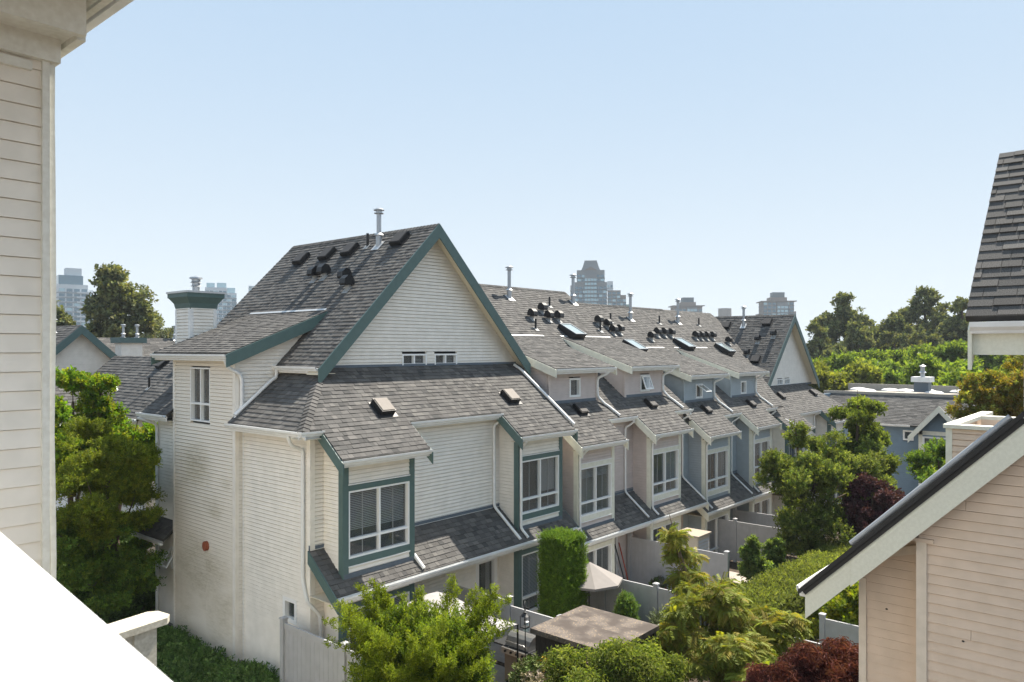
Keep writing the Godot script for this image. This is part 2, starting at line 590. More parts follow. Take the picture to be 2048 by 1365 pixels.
# ---------------------------------------------------------------- trim
func gutter(th: Node, a: Vector3, b: Vector3, out: Vector3, mt = null):
	var m := MB.new()
	var prof := [Vector2(0, 0), Vector2(0.075, 0), Vector2(0.085, 0.03), Vector2(0.115, 0.065), Vector2(0.118, 0.115), Vector2(0.105, 0.115), Vector2(0.1, 0.075), Vector2(0.012, 0.05), Vector2(0, 0.115)]
	var q := []
	for p in prof: q.append(a + out * p.x + Vector3(0, p.y, 0))
	# prism of the profile: caps as fans around a core point
	var d := b - a
	var k := q.size()
	var core: Vector3 = a + out * 0.05 + Vector3(0, 0.03, 0)
	for i in k:
		var p0: Vector3 = q[i]; var p1: Vector3 = q[(i + 1) % k]
		var nn := (p1 - p0).cross(d)
		if nn.dot((p0 + p1) * 0.5 - core) < 0 and not (i >= 5 and i <= 7):
			m.quad(p1, p0, p0 + d, p1 + d)
		else:
			m.quad(p0, p1, p1 + d, p0 + d)
		m.tri(core, p0, p1); m.tri(core + d, p1 + d, p0 + d)
	put(m, "gutter", mt if mt else M.gutter_white, th)

# plumb-cut board under a sloping (or level) roof edge; a, b = its top edge, side = thickness direction
func fascia(th: Node, a: Vector3, b: Vector3, depth: float, side: Vector3, mt, nm := "rake_board"):
	var m := MB.new()
	m.prism([a, b, b - Vector3(0, depth, 0), a - Vector3(0, depth, 0)], side)
	put(m, nm, mt, th)

func pipe_run(th: Node, pts: Array, r := 0.042, nm := "downspout", mt = null):
	var m := MB.new()
	var sm := []
	for i in pts.size():
		if i == 0 or i == pts.size() - 1: sm.append(pts[i])
		else:
			var p: Vector3 = pts[i]
			var u: Vector3 = (pts[i - 1] - p); var w: Vector3 = (pts[i + 1] - p)
			var du := minf(0.09, u.length() * 0.4); var dw := minf(0.09, w.length() * 0.4)
			var A := p + u.normalized() * du; var B := p + w.normalized() * dw
			sm.append(A); sm.append(A.lerp(p, 0.5).lerp(p.lerp(B, 0.5), 0.5)); sm.append(B)
	m.tube(sm, r, 8)
	put(m, nm, mt if mt else M.gutter_white, th)

func bar(th: Node, f: Fc, a0: float, a1: float, y0: float, y1: float, mt, nm := "trim_board", d0 := -0.01, d1 := 0.04):
	var m := MB.new()
	fbox(m, f, a0, a1, y0, y1, d0, d1)
	put(m, nm, mt, th)

# ---------------------------------------------------------------- windows
# cols: fractions of vertical bars; rows likewise; blind 0..1 = how far it hangs down
func window(th: Node, f: Fc, a0: float, a1: float, y0: float, y1: float, o := {}):
	var w := part("window", th)
	var fw: float = o.get("fw", 0.045)
	var out: float = o.get("out", 0.035)
	var m := MB.new()
	fbox(m, f, a0, a0 + fw, y0, y1, -0.09, out); fbox(m, f, a1 - fw, a1, y0, y1, -0.09, out)
	fbox(m, f, a0 + fw, a1 - fw, y0, y0 + fw, -0.09, out - 0.002); fbox(m, f, a0 + fw, a1 - fw, y1 - fw, y1, -0.09, out - 0.002)
	var W := a1 - a0; var H := y1 - y0
	var ys := [y0 + fw]
	for q in o.get("rows", []):
		var yy: float = y0 + H * q
		fbox(m, f, a0 + fw, a1 - fw, yy - 0.028, yy + 0.028, -0.085, out - 0.012)
		ys.append(yy)
	ys.append(y1 - fw)
	var xs := [a0 + fw]
	for q in o.get("cols", []):
		var xx: float = a0 + W * q
		fbox(m, f, xx - 0.026, xx + 0.026, y0 + fw, y1 - fw, -0.084, out - 0.015)
		xs.append(xx)
	xs.append(a1 - fw)
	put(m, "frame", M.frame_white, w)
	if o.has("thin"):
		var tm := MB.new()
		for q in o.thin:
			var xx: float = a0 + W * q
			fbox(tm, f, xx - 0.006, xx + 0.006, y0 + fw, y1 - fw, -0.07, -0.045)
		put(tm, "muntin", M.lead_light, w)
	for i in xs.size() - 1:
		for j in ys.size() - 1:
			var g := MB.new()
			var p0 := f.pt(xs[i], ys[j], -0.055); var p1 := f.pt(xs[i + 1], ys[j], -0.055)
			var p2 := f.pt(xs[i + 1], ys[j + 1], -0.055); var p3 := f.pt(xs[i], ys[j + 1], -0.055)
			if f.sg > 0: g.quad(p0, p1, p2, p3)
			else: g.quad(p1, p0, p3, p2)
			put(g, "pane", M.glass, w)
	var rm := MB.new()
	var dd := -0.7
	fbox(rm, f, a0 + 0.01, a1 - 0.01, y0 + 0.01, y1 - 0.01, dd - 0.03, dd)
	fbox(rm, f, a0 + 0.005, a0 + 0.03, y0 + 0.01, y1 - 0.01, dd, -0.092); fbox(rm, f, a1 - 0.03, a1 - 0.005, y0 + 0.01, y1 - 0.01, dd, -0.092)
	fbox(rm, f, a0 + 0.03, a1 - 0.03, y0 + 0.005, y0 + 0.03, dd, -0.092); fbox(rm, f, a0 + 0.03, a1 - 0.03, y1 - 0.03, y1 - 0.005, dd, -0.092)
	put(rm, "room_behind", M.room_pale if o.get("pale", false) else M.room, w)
	var bl: float = o.get("blind", 0.0)
	if bl > 0:
		var bm := MB.new()
		var bx0: float = a0 + fw + 0.01 + W * o.get("bl0", 0.0); var bx1: float = a0 + (W) * o.get("bl1", 1.0) - fw - 0.01
		if o.get("vertical", false):
			var x := bx0
			while x < bx1 - 0.05:
				var pp := f.pt(x, y0 + fw + 0.03 + (1.0 - bl) * H, -0.16)
				bm.box(pp, f.pt(x + 0.07, y0, -0.13) - f.pt(x, y0, -0.16), Vector3(0, H * bl - 2 * fw - 0.03, 0), f.n * 0.003)
				x += 0.082
			put(bm, "blind", M.curtain, w)
		else:
			var y := y1 - fw - 0.03
			while y > y1 - H * bl:
				var pp := f.pt(bx0, y, -0.15)
				bm.box(pp, f.pt(bx1, y, -0.15) - pp, f.n * 0.024 + Vector3(0, -0.012, 0), Vector3(0, 0.002, 0.0))
				y -= 0.042
			put(bm, "blind", M.blind, w)
	return w

func bay_window(th: Node, f: Fc, a0: float, a1: float, y0: float, y1: float, blind := 0.0, vert := false, pale := false, b0 := 0.0, b1 := 1.0):
	return window(th, f, a0, a1, y0, y1, {"pale": pale, "rows": [0.27], "cols": [0.5], "thin": [0.25, 0.75], "blind": blind, "vertical": vert, "bl0": b0, "bl1": b1})

# ---------------------------------------------------------------- roof fittings; at = foot on the roof, n = roof normal
func flue(th: Node, at: Vector3, n: Vector3, hgt := 1.25):
	var o := part("flue_pipe", th)
	var m := MB.new()
	m.lathe(at, [Vector2(0.1, -0.15), Vector2(0.1, 0.32), Vector2(0.075, 0.36), Vector2(0.075, hgt)], 14)
	put(m, "pipe", M.metal, o)
	m = MB.new()
	m.lathe(at + Vector3(0, 0.32, 0), [Vector2(0.1, 0.0), Vector2(0.16, 0.0), Vector2(0.078, 0.07)], 14)
	put(m, "storm_collar", M.flash, o)
	m = MB.new()
	m.lathe(at + Vector3(0, hgt, 0), [Vector2(0.07, -0.1), Vector2(0.15, -0.09), Vector2(0.15, -0.07), Vector2(0.1, -0.06), Vector2(0.1, 0.0), Vector2(0.17, 0.01), Vector2(0.17, 0.03), Vector2(0.09, 0.075), Vector2(0, 0.08)], 14)
	put(m, "cap", M.metal, o)
	flashing(o, at, n, 0.34, 0.4)

func flashing(o: Node, at: Vector3, n: Vector3, w: float, l: float, mt = null):
	var s := Vector3(0, 1, 0).cross(n).normalized()
	var t := n.cross(s)
	var m := MB.new()
	m.box(at - s * w * 0.5 - t * l * 0.6 + n * 0.02, s * w, t * l, n * 0.012)
	put(m, "flashing", mt if mt else M.flash, o)

func stub(th: Node, at: Vector3, n: Vector3):
	var o := part("vent_pipe", th)
	var m := MB.new()
	m.lathe(at, [Vector2(0.045, -0.1), Vector2(0.045, 0.42), Vector2(0.03, 0.42), Vector2(0.03, 0.3)], 10)
	put(m, "pipe", M.plastic_black, o)
	flashing(o, at, n, 0.22, 0.26, M.lead_light)

# gooseneck hood: round neck, box hood that opens down-slope
func hood(th: Node, at: Vector3, n: Vector3):
	var o := part("exhaust_hood", th)
	var s := Vector3(0, 1, 0).cross(n).normalized()
	var t := n.cross(s)
	var fwd := Vector3(-t.x, 0, -t.z).normalized()
	var up := Vector3(0, 1, 0)
	var m := MB.new()
	m.lathe(at, [Vector2(0.085, -0.15), Vector2(0.085, 0.2)], 12)
	put(m, "neck", M.lead_light, o)
	m = MB.new()
	var c := at + up * 0.16
	var prof := [Vector2(-0.13, 0.0), Vector2(-0.15, 0.12), Vector2(-0.06, 0.26), Vector2(0.08, 0.27), Vector2(0.2, 0.16), Vector2(0.22, 0.02), Vector2(0.18, -0.04)]
	var q := []
	for p in prof: q.append(c + fwd * p.x + up * p.y - s * 0.13)
	m.prism(q, s * 0.26)
	put(m, "hood", M.plastic_black, o)
	flashing(o, at, n, 0.26, 0.3, M.lead_light)

func box_vent(th: Node, at: Vector3, n: Vector3, top = null, w := 0.44, l := 0.46, hh := 0.14):
	var o := part("roof_vent", th)
	var s := Vector3(0, 1, 0).cross(n).normalized()
	var t := n.cross(s)
	var m := MB.new()
	m.prism([at - s * w * 0.5 - t * l * 0.5, at + s * w * 0.5 - t * l * 0.5, at + s * w * 0.5 + t * l * 0.5, at - s * w * 0.5 + t * l * 0.5], n * hh)
	put(m, "body", M.plastic_black, o)
	m = MB.new()
	var w2 := w * 0.44; var l2 := l * 0.45
	m.prism([at - s * w2 - t * l2 + n * (hh - 0.002), at + s * w2 - t * l2 + n * (hh - 0.002), at + s * w2 * 1.02 + t * l2 + n * (hh - 0.002), at - s * w2 * 1.02 + t * l2 + n * (hh - 0.002)], n * 0.022)
	put(m, "lid", top if top else M.vent_top, o)
	m = MB.new()
	m.box(at - s * (w * 0.5 + 0.08) - t * (l * 0.5 + 0.1) + n * 0.022, s * (w + 0.16), t * (l + 0.1), n * 0.006)
	put(m, "flange", M.plastic_black, o)

func skylight(th: Node, at: Vector3, n: Vector3, w := 0.78, l := 0.95):
	var o := part("skylight", th)
	var s := Vector3(0, 1, 0).cross(n).normalized()
	var t := n.cross(s)
	var m := MB.new()
	# curb: taller at its lower end so that the glass lies flatter than the roof
	var hl := 0.34; var hu := 0.16
	var b := [at - s * w * 0.5 - t * l * 0.5, at + s * w * 0.5 - t * l * 0.5, at + s * w * 0.5 + t * l * 0.5, at - s * w * 0.5 + t * l * 0.5]
	var q := [b[0] + n * hl, b[1] + n * hl, b[2] + n * hu, b[3] + n * hu]
	for i in 4:
		var j := (i + 1) % 4
		m.quad(b[i] - n * 0.02, b[j] - n * 0.02, q[j], q[i])
	m.quad(q[0], q[1], q[2], q[3])
	put(m, "curb", M.plastic_black, o)
	var fn: Vector3 = (q[1] - q[0]).cross(q[3] - q[0]).normalized()
	var fx: Vector3 = (q[1] - q[0]).normalized(); var fy: Vector3 = (q[3] - q[0]).normalized()
	var ll: float = q[0].distance_to(q[3])
	m = MB.new()
	for e in [[0.0, 0.0, w, 0.05], [0.0, ll - 0.05, w, 0.05], [0.0, 0.05, 0.05, ll - 0.1], [w - 0.05, 0.05, 0.05, ll - 0.1]]:
		m.box(q[0] + fx * e[0] + fy * e[1] + fn * 0.003, fx * e[2], fy * e[3], fn * 0.04)
	put(m, "frame", M.lead, o)
	m = MB.new()
	m.box(q[0] + fx * 0.05 + fy * 0.05 + fn * 0.012, fx * (w - 0.1), fy * (ll - 0.1), fn * 0.012)
	put(m, "pane", M.glass_painted_sky, o)  # the pane's pale colour carries the sky reflection

# ---------------------------------------------------------------- the row
const SL := 0.8                       # pitch of the long roofs
func roof_y(y0: float, v: float) -> float:
	return 6.37 + y0 + SL * (v - 15.07)
func skirt_y(y0: float, v: float) -> float:
	return 2.62 + y0 + SL * (v - 14.3)
func rq(fn: Callable, y0: float, xa: float, xb: float, va: float, vb: float) -> Array:
	return [P(xa, fn.call(y0, va), va), P(xb, fn.call(y0, va), va), P(xb, fn.call(y0, vb), vb), P(xa, fn.call(y0, vb), vb)]

var N_FRONT := Vector3(0, 1, SL).normalized()

# one two-storey bay with its own strip of roof; returns nothing, adds roof polygons to polys
func bay(th: Node, polys: Array, y0: float, b0: float, b1: float, mt, trim, o := {}):
	var single: bool = o.get("single", false)
	var fs := face("S", 14.65); var fw := face("W", b0); var fe := face("E", b1)
	var yb := y0 - 0.35
	var yt := roof_y(y0, 14.65) - 0.09
	var yt2 := roof_y(y0, 15.4) - 0.09
	var wy0 := y0 + 3.32; var wy1 := y0 + 4.92
	var gy0 := y0 + 0.3; var gy1 := y0 + 2.12
	siding(th, fs, [Vector2(b0, yb), Vector2(b1, yb), Vector2(b1, yt), Vector2(b0, yt)], [[b0 + 0.15, wy0, b1 - 0.15, wy1], [b0 + 0.15, gy0, b1 - 0.15, gy1]], mt, single)
	siding(th, fw, [Vector2(14.7, yb), Vector2(15.4, yb), Vector2(15.4, yt2), Vector2(14.7, yt + 0.04)], [], mt, single)
	siding(th, fe, [Vector2(14.7, yb), Vector2(15.4, yb), Vector2(15.4, yt2), Vector2(14.7, yt + 0.04)], [], mt)
	for q in [[b0 - 0.035, b0 + 0.13], [b1 - 0.13, b1 + 0.035]]:
		bar(th, fs, q[0], q[1], yb, yt - 0.02, trim, "corner_board", -0.02, 0.045)
	bar(th, fw, 14.62, 14.78, yb, yt, trim, "corner_board", -0.02, 0.037)
	bar(th, fs, b0 + 0.13, b1 - 0.13, wy1, wy1 + 0.14, trim, "head_board", -0.02, 0.04)
	bar(th, fs, b0 + 0.13, b1 - 0.13, wy0 - 0.17, wy0, trim, "sill_board", -0.02, 0.04)
	bar(th, fs, b0 + 0.12, b1 - 0.12, wy1 + 0.14, wy1 + 0.165, M.gutter_white, "drip_cap", -0.02, 0.055)
	bar(th, fs, b0 + 0.12, b1 - 0.12, wy0 - 0.195, wy0 - 0.17, M.gutter_white, "drip_cap", -0.02, 0.055)
	bar(th, fs, b0 + 0.13, b1 - 0.13, gy1, gy1 + 0.14, trim, "head_board", -0.02, 0.04)
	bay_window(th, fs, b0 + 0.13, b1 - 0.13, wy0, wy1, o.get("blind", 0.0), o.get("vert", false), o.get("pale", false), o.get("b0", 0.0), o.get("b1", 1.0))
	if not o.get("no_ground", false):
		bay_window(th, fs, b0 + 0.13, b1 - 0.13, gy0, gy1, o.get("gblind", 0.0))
	# roof strip over the bay
	var xa := b0 - 0.3; var xb := b1 + 0.27
	polys.append(rq(roof_y, y0, xa, xb, 14.27, 15.07))
	fascia(th, P(xa, roof_y(y0, 14.2) - 0.02, 14.2), P(xa, roof_y(y0, 15.2) - 0.02, 15.2), 0.31, Vector3(-0.035, 0, 0), trim)
	fascia(th, P(xb, roof_y(y0, 14.2) - 0.02, 14.2), P(xb, roof_y(y0, 15.2) - 0.02, 15.2), 0.31, Vector3(0.035, 0, 0), trim)
	fascia(th, P(xa, roof_y(y0, 14.3) - 0.04, 14.3), P(xb, roof_y(y0, 14.3) - 0.04, 14.3), 0.17, P(0, 0, 0.025), M.gutter_white, "eave_board")
	var sf := MB.new()
	sf.prism([P(xa, roof_y(y0, 14.3) - 0.21, 14.33), P(xb, roof_y(y0, 14.3) - 0.21, 14.33), P(xb, roof_y(y0, 14.3) - 0.21, 14.66), P(xa, roof_y(y0, 14.3) - 0.21, 14.66)], Vector3(0, 0.015, 0))
	put(sf, "soffit", M.soffit, th)
	gutter(th, P(xa - 0.03, roof_y(y0, 14.3) - 0.15, 14.3), P(xb + 0.03, roof_y(y0, 14.3) - 0.15, 14.3), P(0, 0, -1))

func recess_gutter(th: Node, y0: float, xa: float, xb: float):
	var y := roof_y(y0, 15.1)
	fascia(th, P(xa, y - 0.04, 15.1), P(xb, y - 0.04, 15.1), 0.17, P(0, 0, 0.025), M.gutter_white, "eave_board")
	gutter(th, P(xa, y - 0.15, 15.1), P(xb, y - 0.15, 15.1), P(0, 0, -1))
	var sf := MB.new()
	sf.prism([P(xa, y - 0.21, 15.12), P(xb, y - 0.21, 15.12), P(xb, y - 0.21, 15.42), P(xa, y - 0.21, 15.42)], Vector3(0, 0.015, 0))
	put(sf, "soffit", M.soffit, th)

# bays: [[b0, b1], ...]
func skirt(th: Node, polys: Array, y0: float, xa: float, xb: float, bays: Array, trim, rake := false):
	polys.append(rq(skirt_y, y0, xa, xb, 14.3, 14.65))
	var x := xa
	for b in bays:
		if b[0] - x > 0.03: polys.append(rq(skirt_y, y0, x, b[0], 14.65, 15.4))
		x = b[1]
	if xb - x > 0.03: polys.append(rq(skirt_y, y0, x, xb, 14.65, 15.4))
	var y := skirt_y(y0, 14.3)
	fascia(th, P(xa, y - 0.03, 14.32), P(xb, y - 0.03, 14.32), 0.18, P(0, 0, 0.025), M.gutter_white, "eave_board")
	gutter(th, P(xa - 0.02, y - 0.14, 14.32), P(xb + 0.02, y - 0.14, 14.32), P(0, 0, -1))
	var sf := MB.new()
	sf.prism([P(xa, y - 0.2, 14.34), P(xb, y - 0.2, 14.34), P(xb, y - 0.2, 15.4), P(xa, y - 0.2, 15.4)], Vector3(0, 0.015, 0))
	put(sf, "soffit", M.soffit, th)
	fascia(th, P(xa, skirt_y(y0, 14.22), 14.22), P(xa, skirt_y(y0, 15.4), 15.4), 0.3, Vector3(-0.035, 0, 0), trim)
	fascia(th, P(xb, skirt_y(y0, 14.22), 14.22), P(xb, skirt_y(y0, 15.4), 15.4), 0.3, Vector3(0.03, 0, 0), trim)
	# step flashing where the skirt meets the wall
	x = xa
	for b in bays + [[xb, xb]]:
		if b[0] - x > 0.25:
			var f := face("S", 15.4)
			bar(th, f, x, b[0], skirt_y(y0, 15.4) - 0.05, skirt_y(y0, 15.4) + 0.12, M.lead, "flashing", -0.01, 0.032)
		if b[1] > b[0]:
			bar(th, face("S", 14.65), b[0], b[1], skirt_y(y0, 14.65) - 0.03, skirt_y(y0, 14.65) + 0.08, M.lead, "flashing", -0.01, 0.05)
		x = b[1]

func finish_roof(th: Node, polys: Array, n_single: int, ridge := []):
	var roof := part("roof", th)
	var dm := MB.new()
	for p in polys: deck(dm, p)
	put(dm, "deck", M.deck, roof)
	var list := []
	for i in polys.size(): shingle(list, polys[i])
	emit_shingles(roof, list, n_single)
	for r in ridge: caps(roof, r[0], r[1], r[2], r[3], n_single > 0 and r[4])
	return roof

func plain_roof(th: Node, polys: Array):
	var m := MB.new()
	for p in polys: deck(m, p, 0.08)
	put(m, "rear_roof", M.shingle_plain, th)

func plain_wall(th: Node, f: Fc, a0: float, a1: float, y0: float, y1: float, mt, nm := "rear_wall"):
	var m := MB.new()
	fbox(m, f, a0, a1, y0, y1, -0.12, 0.0)
	put(m, nm, mt, th)

# cross gable that faces the courtyard: apex at x = ax, y = ay at the rake, half width hw
func gable(th: Node, polys: Array, ax: float, ay: float, hw: float, ybase: float, mt, trim, single: bool, skip := [], vend := 24.0, wins := []):
	var vr := 16.38; var vw := 16.83
	var ye := ay - hw
	if skip.is_empty():
		polys.append([P(ax - hw, ye, vr), P(ax, ay, vr), P(ax, ay, vend), P(ax - hw, ye, vend)])
	else:
		for s in skip: polys.append(s)
	plain_roof(th, [[P(ax + hw, ye, vr), P(ax, ay, vr), P(ax, ay, vend), P(ax + hw, ye, vend)]])
	var wy := ay - 0.14
	var half := wy - ybase
	var fs := face("S", vw)
	siding(th, fs, [Vector2(ax - half, ybase), Vector2(ax + half, ybase), Vector2(ax, wy)], wins, mt, single)
	plain_wall(th, face("N", vend - 0.3), ax - hw + 0.3, ax + hw - 0.3, ybase - 1.5, ye + 0.1, mt)
	for s in [-1.0, 1.0]:
		var top := P(ax, ay + 0.02, vr)
		var low := P(ax + s * (hw + 0.06), ye - 0.06 + 0.02, vr)
		fascia(th, top, low, 0.42, P(0, 0, -0.04), trim)
		var sf := MB.new()
		sf.prism([top + Vector3(0, -0.13, 0), low + Vector3(0, -0.13, 0), low + P(0, -0.13, 0.5), top + P(0, -0.13, 0.5)], Vector3(0, -0.02, 0))
		put(sf, "soffit", M.soffit, th)
	bar(th, fs, ax - half + 0.1, ax + half - 0.1, ybase - 0.03, ybase + 0.1, M.lead, "flashing", -0.01, 0.034)
	for w in wins:
		var x0: float = w[0]; var x1: float = w[2]
		window(th, fs, x0, x1, w[1], w[3], {"cols": [0.5], "fw": 0.05, "blind": 0.9, "bl0": 0.5})
	return [P(ax, ay, vr), P(ax, ay, vend), Vector3(-1, 1, 0).normalized(), Vector3(1, 1, 0).normalized(), true]

# a mid-row house: one bay, one shed dormer
func row_house(nm: String, label: String, y0: float, x0: float, x1: float, b: Array, dorm: Array, nx: float, mt, trim, o := {}) -> Node3D:
	var th := thing(nm, label, "house", P(x0, y0, 15.4), "attached townhouses of the long row")
	var polys := []
	var yb := y0 - 0.35
	# courtyard wall beside the bay, with a patio door
	var dx0: float = b[1] + 0.45; var dx1: float = minf(dx0 + 0.95, x1 - 0.5)
	var fs := face("S", 15.4)
	var holes := [[dx0, y0 - 0.1, dx1, y0 + 2.05]]
	siding(th, fs, [Vector2(b[1], yb), Vector2(x1, yb), Vector2(x1, roof_y(y0, 15.4) - 0.1), Vector2(b[1], roof_y(y0, 15.4) - 0.1)], holes, mt)
	siding(th, fs, [Vector2(x0, yb), Vector2(b[0], yb), Vector2(b[0], roof_y(y0, 15.4) - 0.1), Vector2(x0, roof_y(y0, 15.4) - 0.1)], [], mt)
	window(th, fs, dx0, dx1, y0 - 0.1, y0 + 2.05, {"fw": 0.09, "blind": 0.0}).name = "patio_door"
	bay(th, polys, y0, b[0], b[1], mt, trim, o)
	# dormer: [face x0, face x1, roof x0, roof x1, window x0, x1, y0, y1, style]
	var d0: float = dorm[0]; var d1: float = dorm[1]
	var dv := 15.85
	var dtop := func(v: float) -> float: return 8.2 + y0 + (9.35 - 8.2) / (18.8 - 15.45) * (v - 15.45)
	# main roof, left open under the dormer
	polys.append(rq(roof_y, y0, x0, x1, 15.07, dv))
	var xr: float = o.get("roof_x1", x1)
	polys.append(rq(roof_y, y0, x0, d0, dv, 18.8))
	polys.append(rq(roof_y, y0, d1, xr, dv, 18.8))
	polys.append(rq(roof_y, y0, x0, xr, 18.8, 21.5))
	if o.has("valley"):
		for p in o.valley: polys.append(p)
	var e0: float = dorm[2]; var e1: float = dorm[3]
	polys.append([P(e0, dtop.call(15.45), 15.45), P(e1, dtop.call(15.45), 15.45), P(e1, dtop.call(18.8), 18.8), P(e0, dtop.call(18.8), 18.8)])
	plain_roof(th, [[P(x0, roof_y(y0, 21.5), 21.5), P(xr, roof_y(y0, 21.5), 21.5), P(xr, roof_y(y0, 15.0), 28.0), P(x0, roof_y(y0, 15.0), 28.0)]])
	plain_wall(th, face("N", 27.7), x0, x1, y0 - 0.4, roof_y(y0, 15.2), mt)
	var w: Array = [dorm[4], dorm[5], dorm[6], dorm[7]]
	var df := face("S", dv)
	siding(th, df, [Vector2(d0, roof_y(y0, dv)), Vector2(d1, roof_y(y0, dv)), Vector2(d1, dtop.call(dv) - 0.1), Vector2(d0, dtop.call(dv) - 0.1)], [[w[0], w[2], w[1], w[3]]], mt)
	for q in [["W", d0], ["E", d1]]:
		siding(th, face(q[0], q[1]), [Vector2(dv + 0.05, roof_y(y0, dv)), Vector2(18.6, roof_y(y0, 18.6)), Vector2(18.6, dtop.call(18.6) - 0.08), Vector2(dv + 0.05, dtop.call(dv) - 0.1)], [], mt)
	for q in [d0 + 0.04, d1 - 0.04]:
		bar(th, df, q - 0.06, q + 0.06, roof_y(y0, dv), dtop.call(dv) - 0.1, mt, "corner_board", -0.02, 0.04)
	bar(th, df, d0, d1, roof_y(y0, dv) - 0.02, roof_y(y0, dv) + 0.09, M.lead, "flashing", -0.02, 0.035)
	var sty: int = dorm[8]
	var wo := {"fw": 0.07}
	if sty == 0: wo = {"fw": 0.07, "blind": 0.95}
	var wn: Node3D = window(th, df, w[0], w[1], w[2], w[3], wo)
	if sty > 0:
		# awning sash swung out at its foot
		var ang: float = [0.0, 0.35, 1.0][sty]
		var sash := MB.new()
		var W: float = w[1] - w[0] - 0.1; var H: float = w[3] - w[2] - 0.1
		var hinge := df.pt(w[0] + 0.05, w[3] - 0.05, 0.045)
		var dn := Vector3(0, -cos(ang), sin(ang)); var nn := Vector3(0, sin(ang), cos(ang))
		var ex := Vector3(1, 0, 0)
		for e in [[0.0, 0.0, W, 0.06], [0.0, H - 0.06, W, 0.06], [0.0, 0.06, 0.06, H - 0.12], [W - 0.06, 0.06, 0.06, H - 0.12]]:
			sash.box(hinge + ex * e[0] + dn * e[1], ex * e[2], dn * e[3], nn * 0.03)
		put(sash, "open_sash", M.frame_white, wn)
		var sp := MB.new()
		sp.box(hinge + ex * 0.06 + dn * 0.06 + nn * 0.012, ex * (W - 0.12), dn * (H - 0.12), nn * 0.005)
		put(sp, "sash_pane", M.glass, wn)
	for e in [[e0, -0.035], [e1, 0.035]]:
		fascia(th, P(e[0], dtop.call(15.38) - 0.015, 15.38), P(e[0], dtop.call(18.75) - 0.015, 18.75), 0.27, Vector3(e[1], 0, 0), trim)
	var gy: float = dtop.call(15.48)
	fascia(th, P(e0, gy - 0.04, 15.48), P(e1, gy - 0.04, 15.48), 0.17, P(0, 0, 0.025), M.gutter_white, "eave_board")
	gutter(th, P(e0, gy - 0.14, 15.48), P(e1, gy - 0.14, 15.48), P(0, 0, -1))
	var sf := MB.new()
	sf.prism([P(e0, gy - 0.2, 15.5), P(e1, gy - 0.2, 15.5), P(e1, gy - 0.2, 15.87), P(e0, gy - 0.2, 15.87)], Vector3(0, 0.015, 0))
	put(sf, "soffit", M.soffit, th)
	# dormer downspout over the roof into the eave gutter
	var ry := func(v: float) -> float: return roof_y(y0, v) + 0.07
	pipe_run(th, [P(d1 + 0.25, gy - 0.1, 15.42), P(d1 + 0.2, gy - 0.25, 15.5), P(d1 - 0.04, gy - 0.42, 15.79), P(d1 - 0.04, ry.call(15.79) + 0.12, 15.79), P(d1 + 0.12, ry.call(15.6), 15.6), P(d1 + 0.2, ry.call(15.5), 15.5), P(minf(d1 + 0.35, x1 - 0.1), ry.call(15.08), 15.08)], 0.05)
	recess_gutter(th, y0, b[1] + 0.3, nx)
	# downspouts of the eave and the bay, then over the skirt
	var sy := func(v: float) -> float: return skirt_y(y0, v) + 0.06
	var px := nx + 0.02 - 0.25
	pipe_run(th, [P(px + 0.05, roof_y(y0, 15.0) - 0.14, 15.02), P(px, roof_y(y0, 15.0) - 0.3, 15.2), P(px - 0.1, roof_y(y0, 15.0) - 0.38, 15.33), P(px - 0.1, sy.call(15.3) + 0.05, 15.33), P(px - 0.06, sy.call(14.35), 14.35)], 0.04)
	pipe_run(th, [P(b[0] + 0.02, roof_y(y0, 14.3) - 0.15, 14.24), P(b[0] + 0.0, roof_y(y0, 14.3) - 0.32, 14.4), P(b[0] + 0.03, roof_y(y0, 14.3) - 0.42, 14.56), P(b[0] + 0.03, sy.call(14.57) + 0.03, 14.56), P(b[0] + 0.08, sy.call(14.33), 14.33)], 0.04)
	skirt(th, polys, y0, x0 + 0.01, x1 - 0.01, [b], trim)
	finish_roof(th, polys, o.get("n_single", 0), [[P(x0, roof_y(y0, 21.5), 21.5), P(xr, roof_y(y0, 21.5), 21.5), N_FRONT, Vector3(0, 1, -SL).normalized(), false]])
	# flashing line at the head of the dormer roof
	var fm := MB.new()
	fm.box(P(e0, dtop.call(18.76) + 0.025, 18.76), Vector3(e1 - e0, 0, 0), P(0, 0.035, 0.07), Vector3(0, 0.008, 0))
	put(fm, "flashing", M.flash, th)
	for q in o.get("flues", []): flue(th, P(q[0], roof_y(y0, q[1]), q[1]), N_FRONT)
	for q in o.get("stubs", []): stub(th, P(q[0], roof_y(y0, q[1]), q[1]), N_FRONT)
	for q in o.get("hoods", []): hood(th, P(q[0], roof_y(y0, q[1]), q[1]), N_FRONT)
	for q in o.get("boxes", []): box_vent(th, P(q[0], roof_y(y0, q[1]), q[1]), N_FRONT)
	for q in o.get("lights", []): skylight(th, P(q[0], roof_y(y0, q[1]), q[1]), N_FRONT)
	return th

